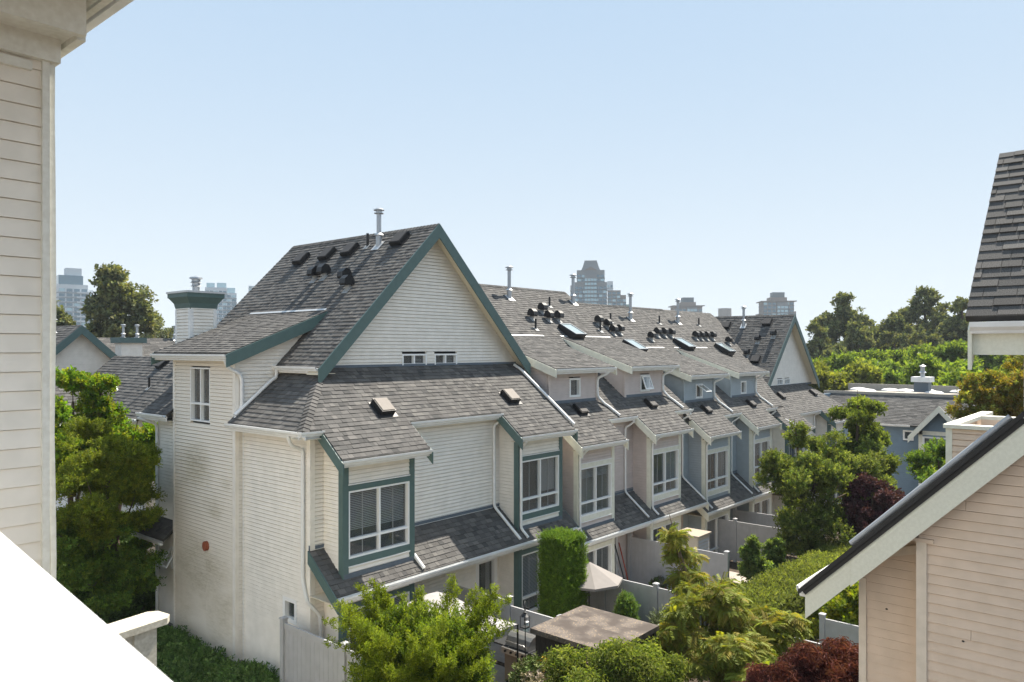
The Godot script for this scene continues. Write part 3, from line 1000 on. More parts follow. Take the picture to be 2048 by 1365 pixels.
# ---------------------------------------------------------------- the end house
func end_house() -> Node3D:
	var th := thing("end_townhouse", "white end townhouse with green trim, steep gable and mildewed end wall", "house", P(10.5, 0, 15.4), "attached townhouses of the long row")
	var W = M.siding_white
	var G = M.trim_green
	var polys := []
	# end walls
	siding(th, face("W", 10.3), [Vector2(18.46, 0.12), Vector2(21.9, 0.12), Vector2(21.9, 8.08), Vector2(18.46, 8.08)], [[19.77, 6.26, 20.88, 7.76]], M.siding_stained, true)
	siding(th, face("S", 18.46), [Vector2(10.35, 0.12), Vector2(10.52, 0.12), Vector2(10.52, 6.3), Vector2(10.35, 6.3)], [], W)
	siding(th, face("S", 18.46), [Vector2(10.35, 6.3), Vector2(13.1, 6.3), Vector2(13.1, 9.2), Vector2(10.35, 8.1)], [], W, true)
	siding(th, face("N", 21.9), [Vector2(10.35, 0.12), Vector2(13.1, 0.12), Vector2(13.1, 9.2), Vector2(10.35, 8.1)], [], W)
	siding(th, face("W", 10.5), [Vector2(15.4, 0.12), Vector2(18.46, 0.12), Vector2(18.46, 6.36), Vector2(15.4, 6.36)], [[15.93, 1.6, 16.53, 2.2]], W, true)
	siding(th, face("W", 10.5), [Vector2(21.9, 0.12), Vector2(23.35, 0.12), Vector2(23.35, 6.36), Vector2(21.9, 6.36)], [[22.0, 1.75, 22.5, 2.4]], W)
	siding(th, face("W", 11.9), [Vector2(16.83, 7.5), Vector2(18.46, 7.5), Vector2(18.46, 8.1), Vector2(16.83, 8.1)], [], W)
	for q in [["W", 10.3, 18.44, 18.56], ["W", 10.3, 21.82, 21.93]]:
		bar(th, face(q[0], q[1]), q[2], q[3], 0.1, 8.05, W, "corner_board", -0.03, 0.036)
	bar(th, face("S", 18.46), 10.265, 10.37, 0.1, 8.05, W, "corner_board", -0.03, 0.036)
	bar(th, face("W", 10.5), 15.37, 15.5, 0.1, 6.3, W, "corner_board", -0.03, 0.036)
	bar(th, face("W", 10.5), 18.36, 18.42, 0.1, 6.3, M.gutter_white, "corner_board", -0.03, 0.036)
	bar(th, face("S", 15.4), 10.465, 10.6, 0.1, 6.3, W, "corner_board", -0.03, 0.036)
	for q in [["W", 10.32, 18.4, 21.9], ["W", 10.52, 15.4, 18.46], ["W", 10.52, 21.9, 23.35]]:
		plain_wall(th, face(q[0], q[1]), q[2], q[3], -0.4, 0.12, M.found, "foundation")
	window(th, face("W", 10.3), 19.77, 20.88, 6.26, 7.76, {"rows": [0.33], "cols": [0.5], "fw": 0.04, "out": 0.03})
	window(th, face("W", 10.5), 15.93, 16.53, 1.6, 2.2, {"fw": 0.1})
	var hopper: Node3D = window(th, face("W", 10.5), 22.0, 22.5, 1.75, 2.4, {"fw": 0.05})
	var sash := MB.new()
	var hp := P(10.44, 2.35, 22.05)
	var dn := Vector3(-0.55, -0.83, 0); var nn := Vector3(-0.83, 0.55, 0); var ex := P(0, 0, 1)
	for e in [[0.0, 0.0, 0.4, 0.05], [0.0, 0.5, 0.4, 0.05], [0.0, 0.05, 0.05, 0.45], [0.35, 0.05, 0.05, 0.45]]:
		sash.box(hp + ex * e[0] + dn * e[1], ex * e[2], dn * e[3], nn * 0.03)
	put(sash, "open_sash", M.frame_white, hopper)
	# courtyard walls and bays
	var fs := face("S", 15.4)
	siding(th, fs, [Vector2(13.04, -0.2), Vector2(17.2, -0.2), Vector2(17.2, 6.5), Vector2(13.04, 6.5)], [[16.15, -0.1, 17.08, 2.06]], W, true)
	siding(th, fs, [Vector2(10.52, 0.0), Vector2(10.88, 0.0), Vector2(10.88, 6.5), Vector2(10.52, 6.5)], [], W)
	siding(th, fs, [Vector2(19.3, -0.2), Vector2(19.75, -0.2), Vector2(19.75, 6.5), Vector2(19.3, 6.5)], [], W)
	window(th, fs, 16.15, 17.08, -0.1, 2.06, {"fw": 0.13, "blind": 0.6, "vertical": true, "bl0": 0.5}).name = "patio_door"
	bay(th, polys, 0.0, 10.88, 13.04, W, G, {"single": true, "blind": 0.62, "gblind": 0.45})
	bay(th, polys, 0.0, 17.2, 19.3, W, G, {"blind": 0.72, "vert": true, "gblind": 0.95, "b0": 0.5})
	for q in [14.1, 15.45]:
		var wl := part("wall_light", th)
		var lm := MB.new()
		lm.lathe(P(q, 2.2, 15.32), [Vector2(0.0, -0.06), Vector2(0.1, -0.05), Vector2(0.13, 0.0), Vector2(0.13, 0.03), Vector2(0.0, 0.03)], 12)
		put(lm, "shade", M.soffit, wl)
	# front roof with its hip
	var xh := func(v: float) -> float: return 10.06 + (v - 15.07)
	polys.append([P(10.06, roof_y(0, 15.07), 15.07), P(19.78, roof_y(0, 15.07), 15.07), P(19.78, roof_y(0, 16.86), 16.86), P(xh.call(16.86), roof_y(0, 16.86), 16.86)])
	polys.append([P(10.06, roof_y(0, 15.07), 15.07), P(10.06, roof_y(0, 15.07), 18.44), P(11.92, roof_y(0, 16.93), 18.44), P(11.92, roof_y(0, 16.93), 16.93)])
	# beyond the wing
	polys.append([P(10.06, 6.37, 21.9), P(10.06, 6.37, 23.6), P(11.92, roof_y(0, 16.93), 23.6), P(11.92, roof_y(0, 16.93), 21.9)])
	var gx := 10.08
	for q in [[15.0, 18.44], [21.95, 23.75]]:
		fascia(th, P(gx, 6.34, q[0]), P(gx, 6.34, q[1]), 0.17, Vector3(0.025, 0, 0), M.gutter_white, "eave_board")
		gutter(th, P(gx, 6.24, q[0]), P(gx, 6.24, q[1]), Vector3(-1, 0, 0))
		var sf := MB.new()
		sf.prism([P(gx + 0.02, 6.17, q[0]), P(10.52, 6.17, q[0]), P(10.52, 6.17, q[1]), P(gx + 0.02, 6.17, q[1])], Vector3(0, 0.015, 0))
		put(sf, "soffit", M.soffit, th)
	recess_gutter(th, 0.0, 9.97, 10.62)
	recess_gutter(th, 0.0, 13.3, 16.95)
	# gable roof: the slope towards the end wall is cut round the wing roof
	var L := func(x: float) -> float: return 11.97 - (15.62 - x)
	var sk := []
	for q in [[13.0, 15.62, 16.38, 24.0], [11.45, 13.0, 16.38, 18.44], [11.45, 13.0, 22.3, 24.0]]:
		sk.append([P(q[0], L.call(q[0]), q[2]), P(q[1], L.call(q[1]), q[2]), P(q[1], L.call(q[1]), q[3]), P(q[0], L.call(q[0]), q[3])])
	var ridge = gable(th, polys, 15.62, 11.97, 4.17, 7.74, W, G, true, sk, 24.0, [[14.56, 7.8, 15.52, 8.13], [15.84, 7.8, 16.8, 8.13]])
	gutter(th, P(11.47, 7.7, 16.46), P(11.47, 7.7, 18.5), Vector3(-1, 0, 0))
	fascia(th, P(11.47, 7.8, 16.42), P(11.47, 7.8, 18.45), 0.16, Vector3(0.025, 0, 0), M.gutter_white, "eave_board")
	var sf2 := MB.new()
	sf2.prism([P(11.49, 7.63, 16.42), P(11.95, 7.63, 16.42), P(11.95, 7.63, 18.45), P(11.49, 7.63, 18.45)], Vector3(0, 0.015, 0))
	put(sf2, "soffit", M.soffit, th)
	# wing roof
	var wr := func(x: float) -> float: return 8.17 + (9.37 - 8.17) / (13.0 - 9.95) * (x - 9.95)
	polys.append([P(9.95, wr.call(9.95), 18.2), P(13.02, wr.call(13.02), 18.2), P(13.02, wr.call(13.02), 22.45), P(9.95, wr.call(9.95), 22.45)])
	for q in [[18.2, -0.04], [22.45, 0.04]]:
		fascia(th, P(9.88, wr.call(9.88) - 0.01, q[0]), P(12.98, wr.call(12.98) - 0.01, q[0]), 0.33, P(0, 0, q[1]), G)
	fascia(th, P(9.97, 8.13, 18.2), P(9.97, 8.13, 22.45), 0.17, Vector3(0.025, 0, 0), M.gutter_white, "eave_board")
	gutter(th, P(9.97, 8.02, 18.22), P(9.97, 8.02, 22.5), Vector3(-1, 0, 0))
	var sf3 := MB.new()
	sf3.prism([P(9.99, 7.95, 18.22), P(10.32, 7.95, 18.22), P(10.32, 7.95, 22.45), P(9.99, 7.95, 22.45)], Vector3(0, 0.015, 0))
	put(sf3, "soffit", M.soffit, th)
	var fm := MB.new()
	fm.box(P(12.97, wr.call(12.97) + 0.025, 18.3), P(0, 0, 4.1), Vector3(0.06, 0.05, 0), Vector3(-0.008, 0.008, 0))
	put(fm, "flashing", M.flash, th)
	# skirt roof over the ground floor, small one behind the wing
	skirt(th, polys, 0.0, 10.45, 19.74, [[10.88, 13.04], [17.2, 19.3]], G)
	polys.append([P(9.95, 2.75, 21.93), P(9.95, 2.75, 23.9), P(10.5, 3.2, 23.9), P(10.5, 3.2, 21.93)])
	gutter(th, P(9.97, 2.62, 21.93), P(9.97, 2.62, 23.95), Vector3(-1, 0, 0))
	plain_wall(th, face("N", 23.4), 10.5, 19.7, -0.4, 6.2, W)
	plain_wall(th, face("E", 19.7), 16.9, 23.4, -0.4, 7.6, W)
	var roof = finish_roof(th, polys, 300, [ridge])
	caps(roof, P(10.06, 6.37, 15.07) + Vector3(0, 0.0, 0), P(11.86, roof_y(0, 16.87), 16.87), N_FRONT, Vector3(-SL, 1, 0).normalized(), true)
	# downspouts
	pipe_run(th, [P(9.92, 8.0, 18.32), P(10.0, 7.8, 18.32), P(10.36, 7.62, 18.37), P(10.42, 7.45, 18.38), P(10.42, 6.75, 18.38), P(10.22, 6.45, 18.36)], 0.05)
	pipe_run(th, [P(11.42, 7.72, 18.34), P(11.42, 7.5, 18.34), P(11.3, roof_y(0, 16.31) + 0.09, 18.34), P(10.2, roof_y(0, 15.21) + 0.07, 18.34)], 0.05)
	pipe_run(th, [P(10.02, 6.24, 15.62), P(10.1, 6.0, 15.6), P(10.42, 5.88, 15.6), P(10.42, 5.6, 15.6), P(10.42, 2.75, 15.6), P(10.42, 2.3, 15.42), P(10.6, 2.05, 15.33), P(10.72, 1.9, 15.33), P(10.72, 0.2, 15.33)], 0.045)
	pipe_run(th, [P(17.02, 6.25, 15.02), P(16.96, 6.08, 15.2), P(16.9, 5.98, 15.33), P(16.9, 3.55, 15.33), P(16.98, 2.7, 14.36)], 0.045)
	pipe_run(th, [P(17.2, 5.62, 14.24), P(17.2, 5.45, 14.4), P(17.24, 5.35, 14.56), P(17.24, 2.95, 14.56), P(17.3, 2.7, 14.33)], 0.042)
	pipe_run(th, [P(13.1, 3.0, 14.66), P(13.14, 2.7, 14.33)], 0.05)
	pipe_run(th, [P(19.42, 7.75, 16.72), P(19.5, 7.6, 16.5), P(19.62, roof_y(0, 14.35) + 0.08, 14.35)], 0.05)
	pipe_run(th, [P(9.92, 6.2, 23.5), P(10.4, 6.0, 23.3), P(10.42, 5.8, 23.3), P(10.42, 3.3, 23.3), P(10.0, 2.8, 23.6)], 0.045)
	pipe_run(th, [P(9.95, 2.6, 23.4), P(10.4, 2.4, 23.3), P(10.42, 2.2, 23.3), P(10.42, 0.3, 23.3), P(10.2, 0.05, 23.3)], 0.045)
	# chimney behind the wing
	var ch := part("chimney", th)
	var cw: Array = [11.12, 11.92, 22.6, 23.5]
	for q in [["S", cw[2], cw[0], cw[1]], ["W", cw[0], cw[2], cw[3]], ["E", cw[1], cw[2], cw[3]], ["N", cw[3], cw[0], cw[1]]]:
		var f := face(q[0], q[1])
		var m := MB.new()
		var y := 6.0
		while y < 9.52:
			board_into(m, f, q[2], q[3], q[2], q[3], y, y + 0.1)
			y += 0.1
		var so := put(m, "siding_boards", W, ch)
		so.set_meta("kind", "stuff")
		var cm := MB.new()
		for e in [[q[2] - 0.03, q[2] + 0.08], [q[3] - 0.08, q[3] + 0.03]]: fbox(cm, f, e[0], e[1], 6.0, 9.5, -0.02, 0.034)
		put(cm, "corner_board", M.gutter_white, ch)
	var cm2 := MB.new()
	var cx := (cw[0] + cw[1]) * 0.5 as float; var cv := (cw[2] + cw[3]) * 0.5 as float
	var rings := [[0.02, 9.5], [0.05, 9.62], [0.06, 9.68], [0.17, 9.84], [0.2, 9.86], [0.2, 9.99]]
	for i in rings.size() - 1:
		var r0: Array = rings[i]; var r1: Array = rings[i + 1]
		var a := []; var b := []
		for k in [[-1, -1], [1, -1], [1, 1], [-1, 1]]:
			a.append(P(cx + k[0] * (0.4 + r0[0]), r0[1], cv + k[1] * (0.45 + r0[0])))
			b.append(P(cx + k[0] * (0.4 + r1[0]), r1[1], cv + k[1] * (0.45 + r1[0])))
		for k in 4: cm2.quad(a[k], a[(k + 1) % 4], b[(k + 1) % 4], b[k])
	put(cm2, "crown", G, ch)
	var cm3 := MB.new()
	cm3.cbox(P(cx - 0.63, 9.99, cv - 0.68), P(cx + 0.63, 10.05, cv + 0.68))
	put(cm3, "cap", M.flash, ch)
	var cm4 := MB.new()
	cm4.lathe(P(cx, 10.05, cv), [Vector2(0.11, 0), Vector2(0.11, 0.16), Vector2(0.17, 0.19), Vector2(0.12, 0.22), Vector2(0.12, 0.28), Vector2(0.18, 0.3), Vector2(0.13, 0.33), Vector2(0.13, 0.4), Vector2(0.2, 0.42), Vector2(0.19, 0.46), Vector2(0.0, 0.52)], 14)
	put(cm4, "flue_cap", M.metal, ch)
	# fittings on the gable slope
	var nL := Vector3(-1, 1, 0).normalized()
	for q in [[14.95, 22.4], [15.0, 21.0], [15.05, 19.85], [15.2, 17.6]]: box_vent(th, P(q[0], L.call(q[0]), q[1]), nL, M.vent_top, 0.5, 0.5, 0.15)
	flue(th, P(15.13, L.call(15.13), 18.55), nL, 1.08)
	stub(th, P(15.15, L.call(15.15), 19.13), nL)
	for q in [[14.1, 20.45], [14.15, 20.0], [13.9, 18.6], [13.65, 18.15]]: hood(th, P(q[0], L.call(q[0]), q[1]), nL)
	box_vent(th, P(12.75, roof_y(0, 15.5), 15.5), N_FRONT, M.vent_sand, 0.46, 0.5, 0.16)
	box_vent(th, P(17.85, roof_y(0, 15.55), 15.55), N_FRONT, M.vent_sand, 0.46, 0.5, 0.16)
	# rust-red round cover on the end wall
	var rc := MB.new()
	var pts := []
	for k in 14: pts.append(P(10.27, 2.89 + 0.13 * sin(TAU * k / 14), 19.92 + 0.11 * cos(TAU * k / 14)))
	rc.prism(pts, Vector3(-0.09, 0, 0))
	tag(put(rc, "alarm_bell", M.orange_red, th), "rust red round cover on the mildewed wall")
	# meter shelf at the corner
	var ms := MB.new()
	ms.cbox(P(10.52, 1.02, 14.75), P(10.86, 1.08, 15.38))
	ms.cbox(P(10.56, 0.0, 14.8), P(10.62, 1.02, 14.86))
	put(ms, "utility_shelf", M.fence, th)
	return th

func far_end_house() -> Node3D:
	var y0 := -1.57
	var th := thing("end_townhouse", "white end townhouse with green trim beside the leafy courtyard trees", "house", P(37.8, y0, 15.4), "attached townhouses of the long row")
	var W = M.siding_white
	var G = M.trim_green
	var polys := []
	var fs := face("S", 15.4)
	for q in [[37.8, 38.3], [40.7, 44.6], [47.0, 47.9]]:
		siding(th, fs, [Vector2(q[0], y0 - 0.3), Vector2(q[1], y0 - 0.3), Vector2(q[1], roof_y(y0, 15.4) - 0.1), Vector2(q[0], roof_y(y0, 15.4) - 0.1)], [], W)
	bay(th, polys, y0, 38.3, 40.7, W, G, {"blind": 0.8, "vert": true, "b0": 0.55})
	bay(th, polys, y0, 44.6, 47.0, W, G, {"blind": 0.5})
	polys.append([P(37.82, roof_y(y0, 15.07), 15.07), P(48.4, roof_y(y0, 15.07), 15.07), P(46.6, roof_y(y0, 16.86), 16.86), P(37.82, roof_y(y0, 16.86), 16.86)])
	recess_gutter(th, y0, 41.0, 44.3)
	var ridge = gable(th, polys, 43.9, 10.25, 3.95, 6.12, W, G, false, [], 24.0, [[42.4, 6.2, 43.2, 6.55], [43.5, 6.2, 44.3, 6.55]])
	skirt(th, polys, y0, 37.82, 47.9, [[38.3, 40.7], [44.6, 47.0]], G)
	plain_roof(th, [[P(48.4, roof_y(y0, 15.07), 15.07), P(48.4, roof_y(y0, 15.07), 27.0), P(46.6, roof_y(y0, 16.86), 25.0), P(46.6, roof_y(y0, 16.86), 16.86)]])
	plain_wall(th, face("E", 48.0), 15.4, 27.0, y0 - 0.4, 4.7, W)
	plain_wall(th, face("N", 27.0), 37.8, 48.0, y0 - 0.4, 5.2, W)
	finish_roof(th, polys, 0, [ridge])
	var L := func(x: float) -> float: return 10.25 - (43.9 - x)
	var nL := Vector3(-1, 1, 0).normalized()
	for q in [[43.3, 20.3], [43.45, 17.8], [41.3, 17.6]]: box_vent(th, P(q[0], L.call(q[0]), q[1]), nL, M.vent_top, 0.5, 0.5, 0.15)
	flue(th, P(43.3, L.call(43.3), 19.2), nL, 1.1)
	for q in [[42.3, 17.9], [42.6, 17.1], [41.5, 18.2]]: hood(th, P(q[0], L.call(q[0]), q[1]), nL)
	box_vent(th, P(41.2, roof_y(y0, 16.15), 16.15), N_FRONT)
	box_vent(th, P(46.0, roof_y(y0, 16.1), 16.1), N_FRONT)
	pipe_run(th, [P(44.2, 4.65, 15.0), P(44.1, 4.5, 15.33), P(44.1, 1.95, 15.33), P(44.15, 1.1, 14.35)], 0.045)
	pipe_run(th, [P(38.4, 5.4, 16.2), P(38.9, roof_y(y0, 14.4) + 0.07, 14.4)], 0.05)
	return th

# ---------------------------------------------------------------- scene
func _ready():
	rng.seed = 11
	# camera: level, lens raised a little
	var cam := Camera3D.new()
	cam.name = "camera"
	cam.position = EYE
	cam.rotation.y = -atan2(0.75623, 0.654306)
	cam.projection = Camera3D.PROJECTION_FRUSTUM
	cam.near = 0.1
	cam.far = 4000.0
	cam.size = 0.1 * 1365.0 / 1521.0
	cam.frustum_offset = Vector2(0, 0.1 * 15.5 / 1521.0)
	var lens := CameraAttributesPhysical.new()
	lens.frustum_focal_length = 26.7
	lens.frustum_focus_distance = 24.0
	lens.frustum_near = 0.1
	lens.frustum_far = 4000.0
	lens.exposure_aperture = 5.6
	cam.attributes = lens
	cam.near = 0.1
	cam.far = 4000.0
	add_child(cam)
	cam.current = true
	# sky and sun
	var env := Environment.new()
	env.background_mode = Environment.BG_SKY
	var sm := ProceduralSkyMaterial.new()
	sm.sky_top_color = hex(138, 162, 187)
	sm.sky_horizon_color = hex(193, 200, 203)
	sm.sky_curve = 0.19
	sm.sky_energy_multiplier = 0.87
	sm.ground_bottom_color = hex(120, 118, 108)
	sm.ground_horizon_color = hex(200, 206, 206)
	sm.sun_angle_max = 62.0
	sm.sun_curve = 0.22
	var sky := Sky.new()
	sky.sky_material = sm
	env.sky = sky
	env.tonemap_mode = Environment.TONE_MAPPER_LINEAR
	env.tonemap_exposure = 2.4
	env.sdfgi_enabled = true
	env.ssao_enabled = true
	env.ssil_enabled = true
	env.fog_enabled = true
	env.fog_density = 0.0003
	env.fog_light_color = hex(214, 224, 232)
	var we := WorldEnvironment.new()
	we.name = "world_environment"
	we.environment = env
	add_child(we)
	var sun := DirectionalLight3D.new()
	sun.name = "sun"
	sun.light_energy = 1.36
	sun.light_color = Color(1.0, 0.965, 0.91)
	sun.light_angular_distance = 0.53
	sun.shadow_enabled = true
	# the sun stands along the row (+x), almost in the plane of its front
	var to_sun := Vector3(cos(deg_to_rad(54.2)), sin(deg_to_rad(54.2)), -0.008).normalized()
	add_child(sun)
	sun.look_at_from_position(to_sun * 50.0, Vector3.ZERO, Vector3.UP)
	make_materials()
	build_ground()
	end_house()
	row_house("row_townhouse", "pinkish grey townhouse joined to the white gabled end house", -0.58, 19.78, 24.3, [20.2, 22.3], [20.2, 23.05, 20.05, 23.65, 21.35, 22.0, 6.58, 7.25, 0], 24.5, M.siding_pink, M.trim_cream,
		{"blind": 0.25, "pale": true, "flues": [[23.9, 20.83]], "stubs": [[26.19 - 2.6, 19.16]], "hoods": [[24.0, 19.69]], "boxes": [[21.5, 15.5]]})
	row_house("row_townhouse", "pinkish grey townhouse joined to a blue grey one", -0.58, 24.3, 28.7, [24.8, 27.05], [24.9, 27.8, 24.75, 28.4, 26.05, 26.75, 6.58, 7.25, 1], 28.9, M.siding_pink, M.trim_cream,
		{"blind": 0.8, "vert": true, "b0": 0.5, "pale": true, "flues": [[28.4, 20.84]], "stubs": [[26.19, 20.49], [28.16, 19.16]], "hoods": [[25.15, 20.08], [25.04, 19.65], [25.75, 19.67], [28.56, 19.54]], "boxes": [[26.15, 15.45]], "lights": [[25.6, 18.95]]})
	row_house("row_townhouse", "blue grey townhouse with its dormer sash swung wide open", -1.04, 28.7, 33.3, [29.2, 31.5], [29.6, 32.46, 29.45, 33.15, 30.7, 31.35, 6.08, 6.72, 2], 33.6, M.siding_blue, M.trim_cream,
		{"blind": 0.95, "vert": true, "b0": 0.5, "flues": [[33.0, 20.63]], "stubs": [[30.82, 20.38]], "hoods": [[29.92, 19.97], [29.87, 19.61], [30.5, 19.66], [32.77, 19.29]], "boxes": [[30.8, 15.4]], "lights": [[30.2, 18.75]]})
	var vy := func(v): return roof_y(-1.04, v)
	row_house("row_townhouse", "blue grey townhouse with closed dormer, next to the far gable", -1.04, 33.3, 37.8, [33.95, 36.1], [34.23, 37.08, 34.2, 37.75, 35.36, 36.0, 6.06, 6.7, 0], 37.9, M.siding_blue, M.trim_cream,
		{"blind": 0.4, "flues": [[37.8, 20.57]], "stubs": [[35.54, 20.43], [40.0, 20.43]], "hoods": [[33.8, 19.56], [34.52, 19.57], [35.19, 19.55], [37.67, 19.43], [38.26, 19.43], [38.92, 19.43], [39.66, 19.43], [41.0, 19.1]], "boxes": [[35.5, 15.4]], "lights": [[35.2, 18.9], [39.25, 18.6]],
		"valley": [[P(37.8, vy.call(15.07), 15.07), P(38.9, vy.call(15.07), 15.07), P(43.6, vy.call(21.0), 21.0), P(43.6, vy.call(21.5), 21.5), P(37.8, vy.call(21.5), 21.5)]]})
	far_end_house()
	peach_house()
	own_building()
	far_houses()
	towers()
	yards()
	plants()

func ground_y(x: float) -> float:
	return -0.04 * clampf(x - 12.0, 0.0, 42.0)

func build_ground():
	var m := MB.new()
	var xs := [-1500.0, 12.0, 54.0, 2500.0]
	for i in 3:
		m.quad(P(xs[i], ground_y(xs[i]), -1500), P(xs[i + 1], ground_y(xs[i + 1]), -1500), P(xs[i + 1], ground_y(xs[i + 1]), 2500), P(xs[i], ground_y(xs[i]), 2500))
	tag(put(m, "ground", M.soil), "", "", "", "structure")
	# walk past the end of the row, patios
	m = MB.new()
	m.quad(P(4.5, 0.006, 25.6), P(16, 0.006, 25.6), P(16, 0.006, 26.9), P(4.5, 0.006, 26.9))
	tag(put(m, "path", M.path), "", "", "", "structure")
	m = MB.new()
	m.quad(P(-6, 0.006, 31), P(40, 0.006, 31), P(40, 0.006, 36), P(-6, 0.006, 36))
	tag(put(m, "road", M.conc), "", "", "", "structure")
	m = MB.new()
	for q in [[10.3, 15.0, 11.6, 15.3], [15.2, 19.6, 11.8, 15.3], [20.0, 24.0, 11.6, 15.3], [24.5, 28.8, 11.6, 15.3]]:
		m.quad(P(q[0], ground_y(q[0]) + 0.02, q[2]), P(q[1], ground_y(q[1]) + 0.02, q[2]), P(q[1], ground_y(q[1]) + 0.02, q[3]), P(q[0], ground_y(q[0]) + 0.02, q[3]))
	tag(put(m, "patio_paving", M.conc), "", "", "", "structure")

# ---------------------------------------------------------------- the house on the right, close by
func peach_house():
	var th := thing("peach_townhouse", "peach clapboard townhouse with a wide cream rake board and steep shingled upper roof", "house", P(9.1, 0, 1.0))
	var S = M.siding_peach
	var C = M.cream_near
	var top := func(v: float) -> float: return 5.53 + 1.0 * (3.16 - v)
	# wall in front of the corner board, wall set back behind it
	siding(th, face("W", 9.1), [Vector2(-3.0, 2.6), Vector2(2.05, 2.6), Vector2(2.05, top.call(2.05) - 0.12), Vector2(1.12, top.call(1.12) - 0.12), Vector2(-3.0, top.call(1.12) - 0.12)], [], S, true, 0.103, 0.022, "wall", 0.95, 3.4)
	siding(th, face("W", 9.1), [Vector2(-3.0, 7.45), Vector2(1.1, 7.45), Vector2(1.1, 8.45), Vector2(-3.0, 8.45)], [], S)
	siding(th, face("W", 9.45), [Vector2(2.05, 2.6), Vector2(2.74, 2.6), Vector2(2.74, top.call(2.74) - 0.12), Vector2(2.05, top.call(2.05) - 0.12)], [], S, true, 0.103, 0.022, "wall", 0.95, 3.4)
	plain_wall(th, face("N", 2.74), 9.5, 18.0, -0.5, top.call(2.74) - 0.1, S, "side_wall")
	plain_wall(th, face("N", 2.05), 9.15, 9.45, 2.6, 6.5, S, "side_wall")
	plain_wall(th, face("N", 1.1), 9.15, 14.0, 7.4, 8.5, S, "side_wall")
	plain_wall(th, face("W", 9.17), -3.0, 2.0, -0.5, 2.6, S, "lower_wall")
	plain_wall(th, face("W", 9.5), 2.0, 2.74, -0.5, 2.6, S, "lower_wall")
	bar(th, face("W", 9.1), 1.97, 2.07, 2.6, 6.2, M.beige_board, "corner_board", -0.03, 0.035)
	bar(th, face("W", 9.1), 1.9, 2.3, 6.2, 6.24, S, "drip_cap", -0.3, 0.05)
	bar(th, face("W", 9.45), 2.68, 2.76, 2.6, top.call(2.74) - 0.35, M.beige_board, "corner_board", -0.03, 0.035)
	fascia(th, P(9.43, 6.12, 2.0), P(9.43, 5.95, 2.6), 0.1, Vector3(-0.03, 0, 0), M.beige_board, "frieze_board")
	for q in [[1.62, 5.22], [1.05, 5.6], [0.86, 5.33], [2.45, 5.28], [1.3, 4.7]]:
		var hm := MB.new()
		fbox(hm, face("W", 9.1 if q[0] < 2.0 else 9.45), q[0], q[0] + 0.02, q[1], q[1] + 0.012, 0.0, 0.03)
		put(hm, "nail_hole", M.deck, th)
	# rake board in two lengths
	fascia(th, P(8.9, top.call(3.2), 3.2), P(8.9, top.call(2.7), 2.7), 0.345, Vector3(0.035, 0, 0), C)
	fascia(th, P(8.895, top.call(2.697), 2.697), P(8.895, top.call(0.2), 0.2), 0.372, Vector3(0.035, 0, 0), C)
	var polys := []
	polys.append([P(8.88, top.call(3.24) + 0.03, 3.24), P(18.0, top.call(3.24) + 0.03, 3.24), P(18.0, top.call(1.1) + 0.03, 1.1), P(8.88, top.call(1.1) + 0.03, 1.1)])
	var sf := MB.new()
	sf.prism([P(8.93, top.call(3.2) - 0.1, 3.2), P(9.5, top.call(3.2) - 0.1, 3.2), P(9.5, top.call(0.9) - 0.1, 0.9), P(8.93, top.call(0.9) - 0.1, 0.9)], Vector3(0, -0.02, 0))
	put(sf, "soffit", M.soffit, th)
	var dm := MB.new()
	dm.prism([P(8.86, top.call(3.27) + 0.0, 3.27), P(8.86, top.call(0.2) + 0.0, 0.2), P(8.86, top.call(0.2) + 0.06, 0.2), P(8.86, top.call(3.27) + 0.06, 3.27)], Vector3(0.12, 0, 0))
	put(dm, "drip_edge", M.deck, th)
	gutter(th, P(9.05, top.call(3.24) - 0.1, 3.24), P(18.0, top.call(3.24) - 0.1, 3.24), P(0, 0, 1))
	pipe_run(th, [P(9.0, top.call(2.72) + 0.11, 2.72), P(9.0, top.call(1.2) + 0.11, 1.2)], 0.032, "downspout", M.metal_dull)
	# main roof above
	var mr := func(x: float) -> float: return 8.6 + (x - 8.75)
	polys.append([P(8.75, mr.call(8.75), -3.5), P(8.75, mr.call(8.75), 1.55), P(10.78, mr.call(10.78), 1.55), P(10.78, mr.call(10.78), -3.5)])
	plain_roof(th, [[P(10.78, mr.call(10.78), -3.5), P(10.78, mr.call(10.78), 1.55), P(14.0, mr.call(8.0), 1.55), P(14.0, mr.call(8.0), -3.5)]])
	plain_wall(th, face("N", 1.1), 9.2, 13.6, 8.4, 8.9, S, "gable_wall")
	fascia(th, P(8.72, mr.call(8.72) - 0.1, 1.49), P(10.78, mr.call(10.78) - 0.1, 1.49), 0.4, P(0, 0, 0.035), C)
	fascia(th, P(8.78, 8.5, -3.5), P(8.78, 8.5, 1.52), 0.28, Vector3(0.035, 0, 0), C, "eave_board")
	gutter(th, P(8.78, 8.43, -3.5), P(8.78, 8.43, 1.5), Vector3(-1, 0, 0))
	var roof := part("roof", th)
	var dk := MB.new()
	for p in polys: deck(dk, p)
	put(dk, "deck", M.deck, roof)
	var list := []
	shingle(list, polys[1], 0.146, 0.14, 0.32, 3)
	emit_shingles(roof, list, 300, true)
	var l2 := []
	shingle(l2, polys[0])
	emit_shingles(roof, l2, 0)

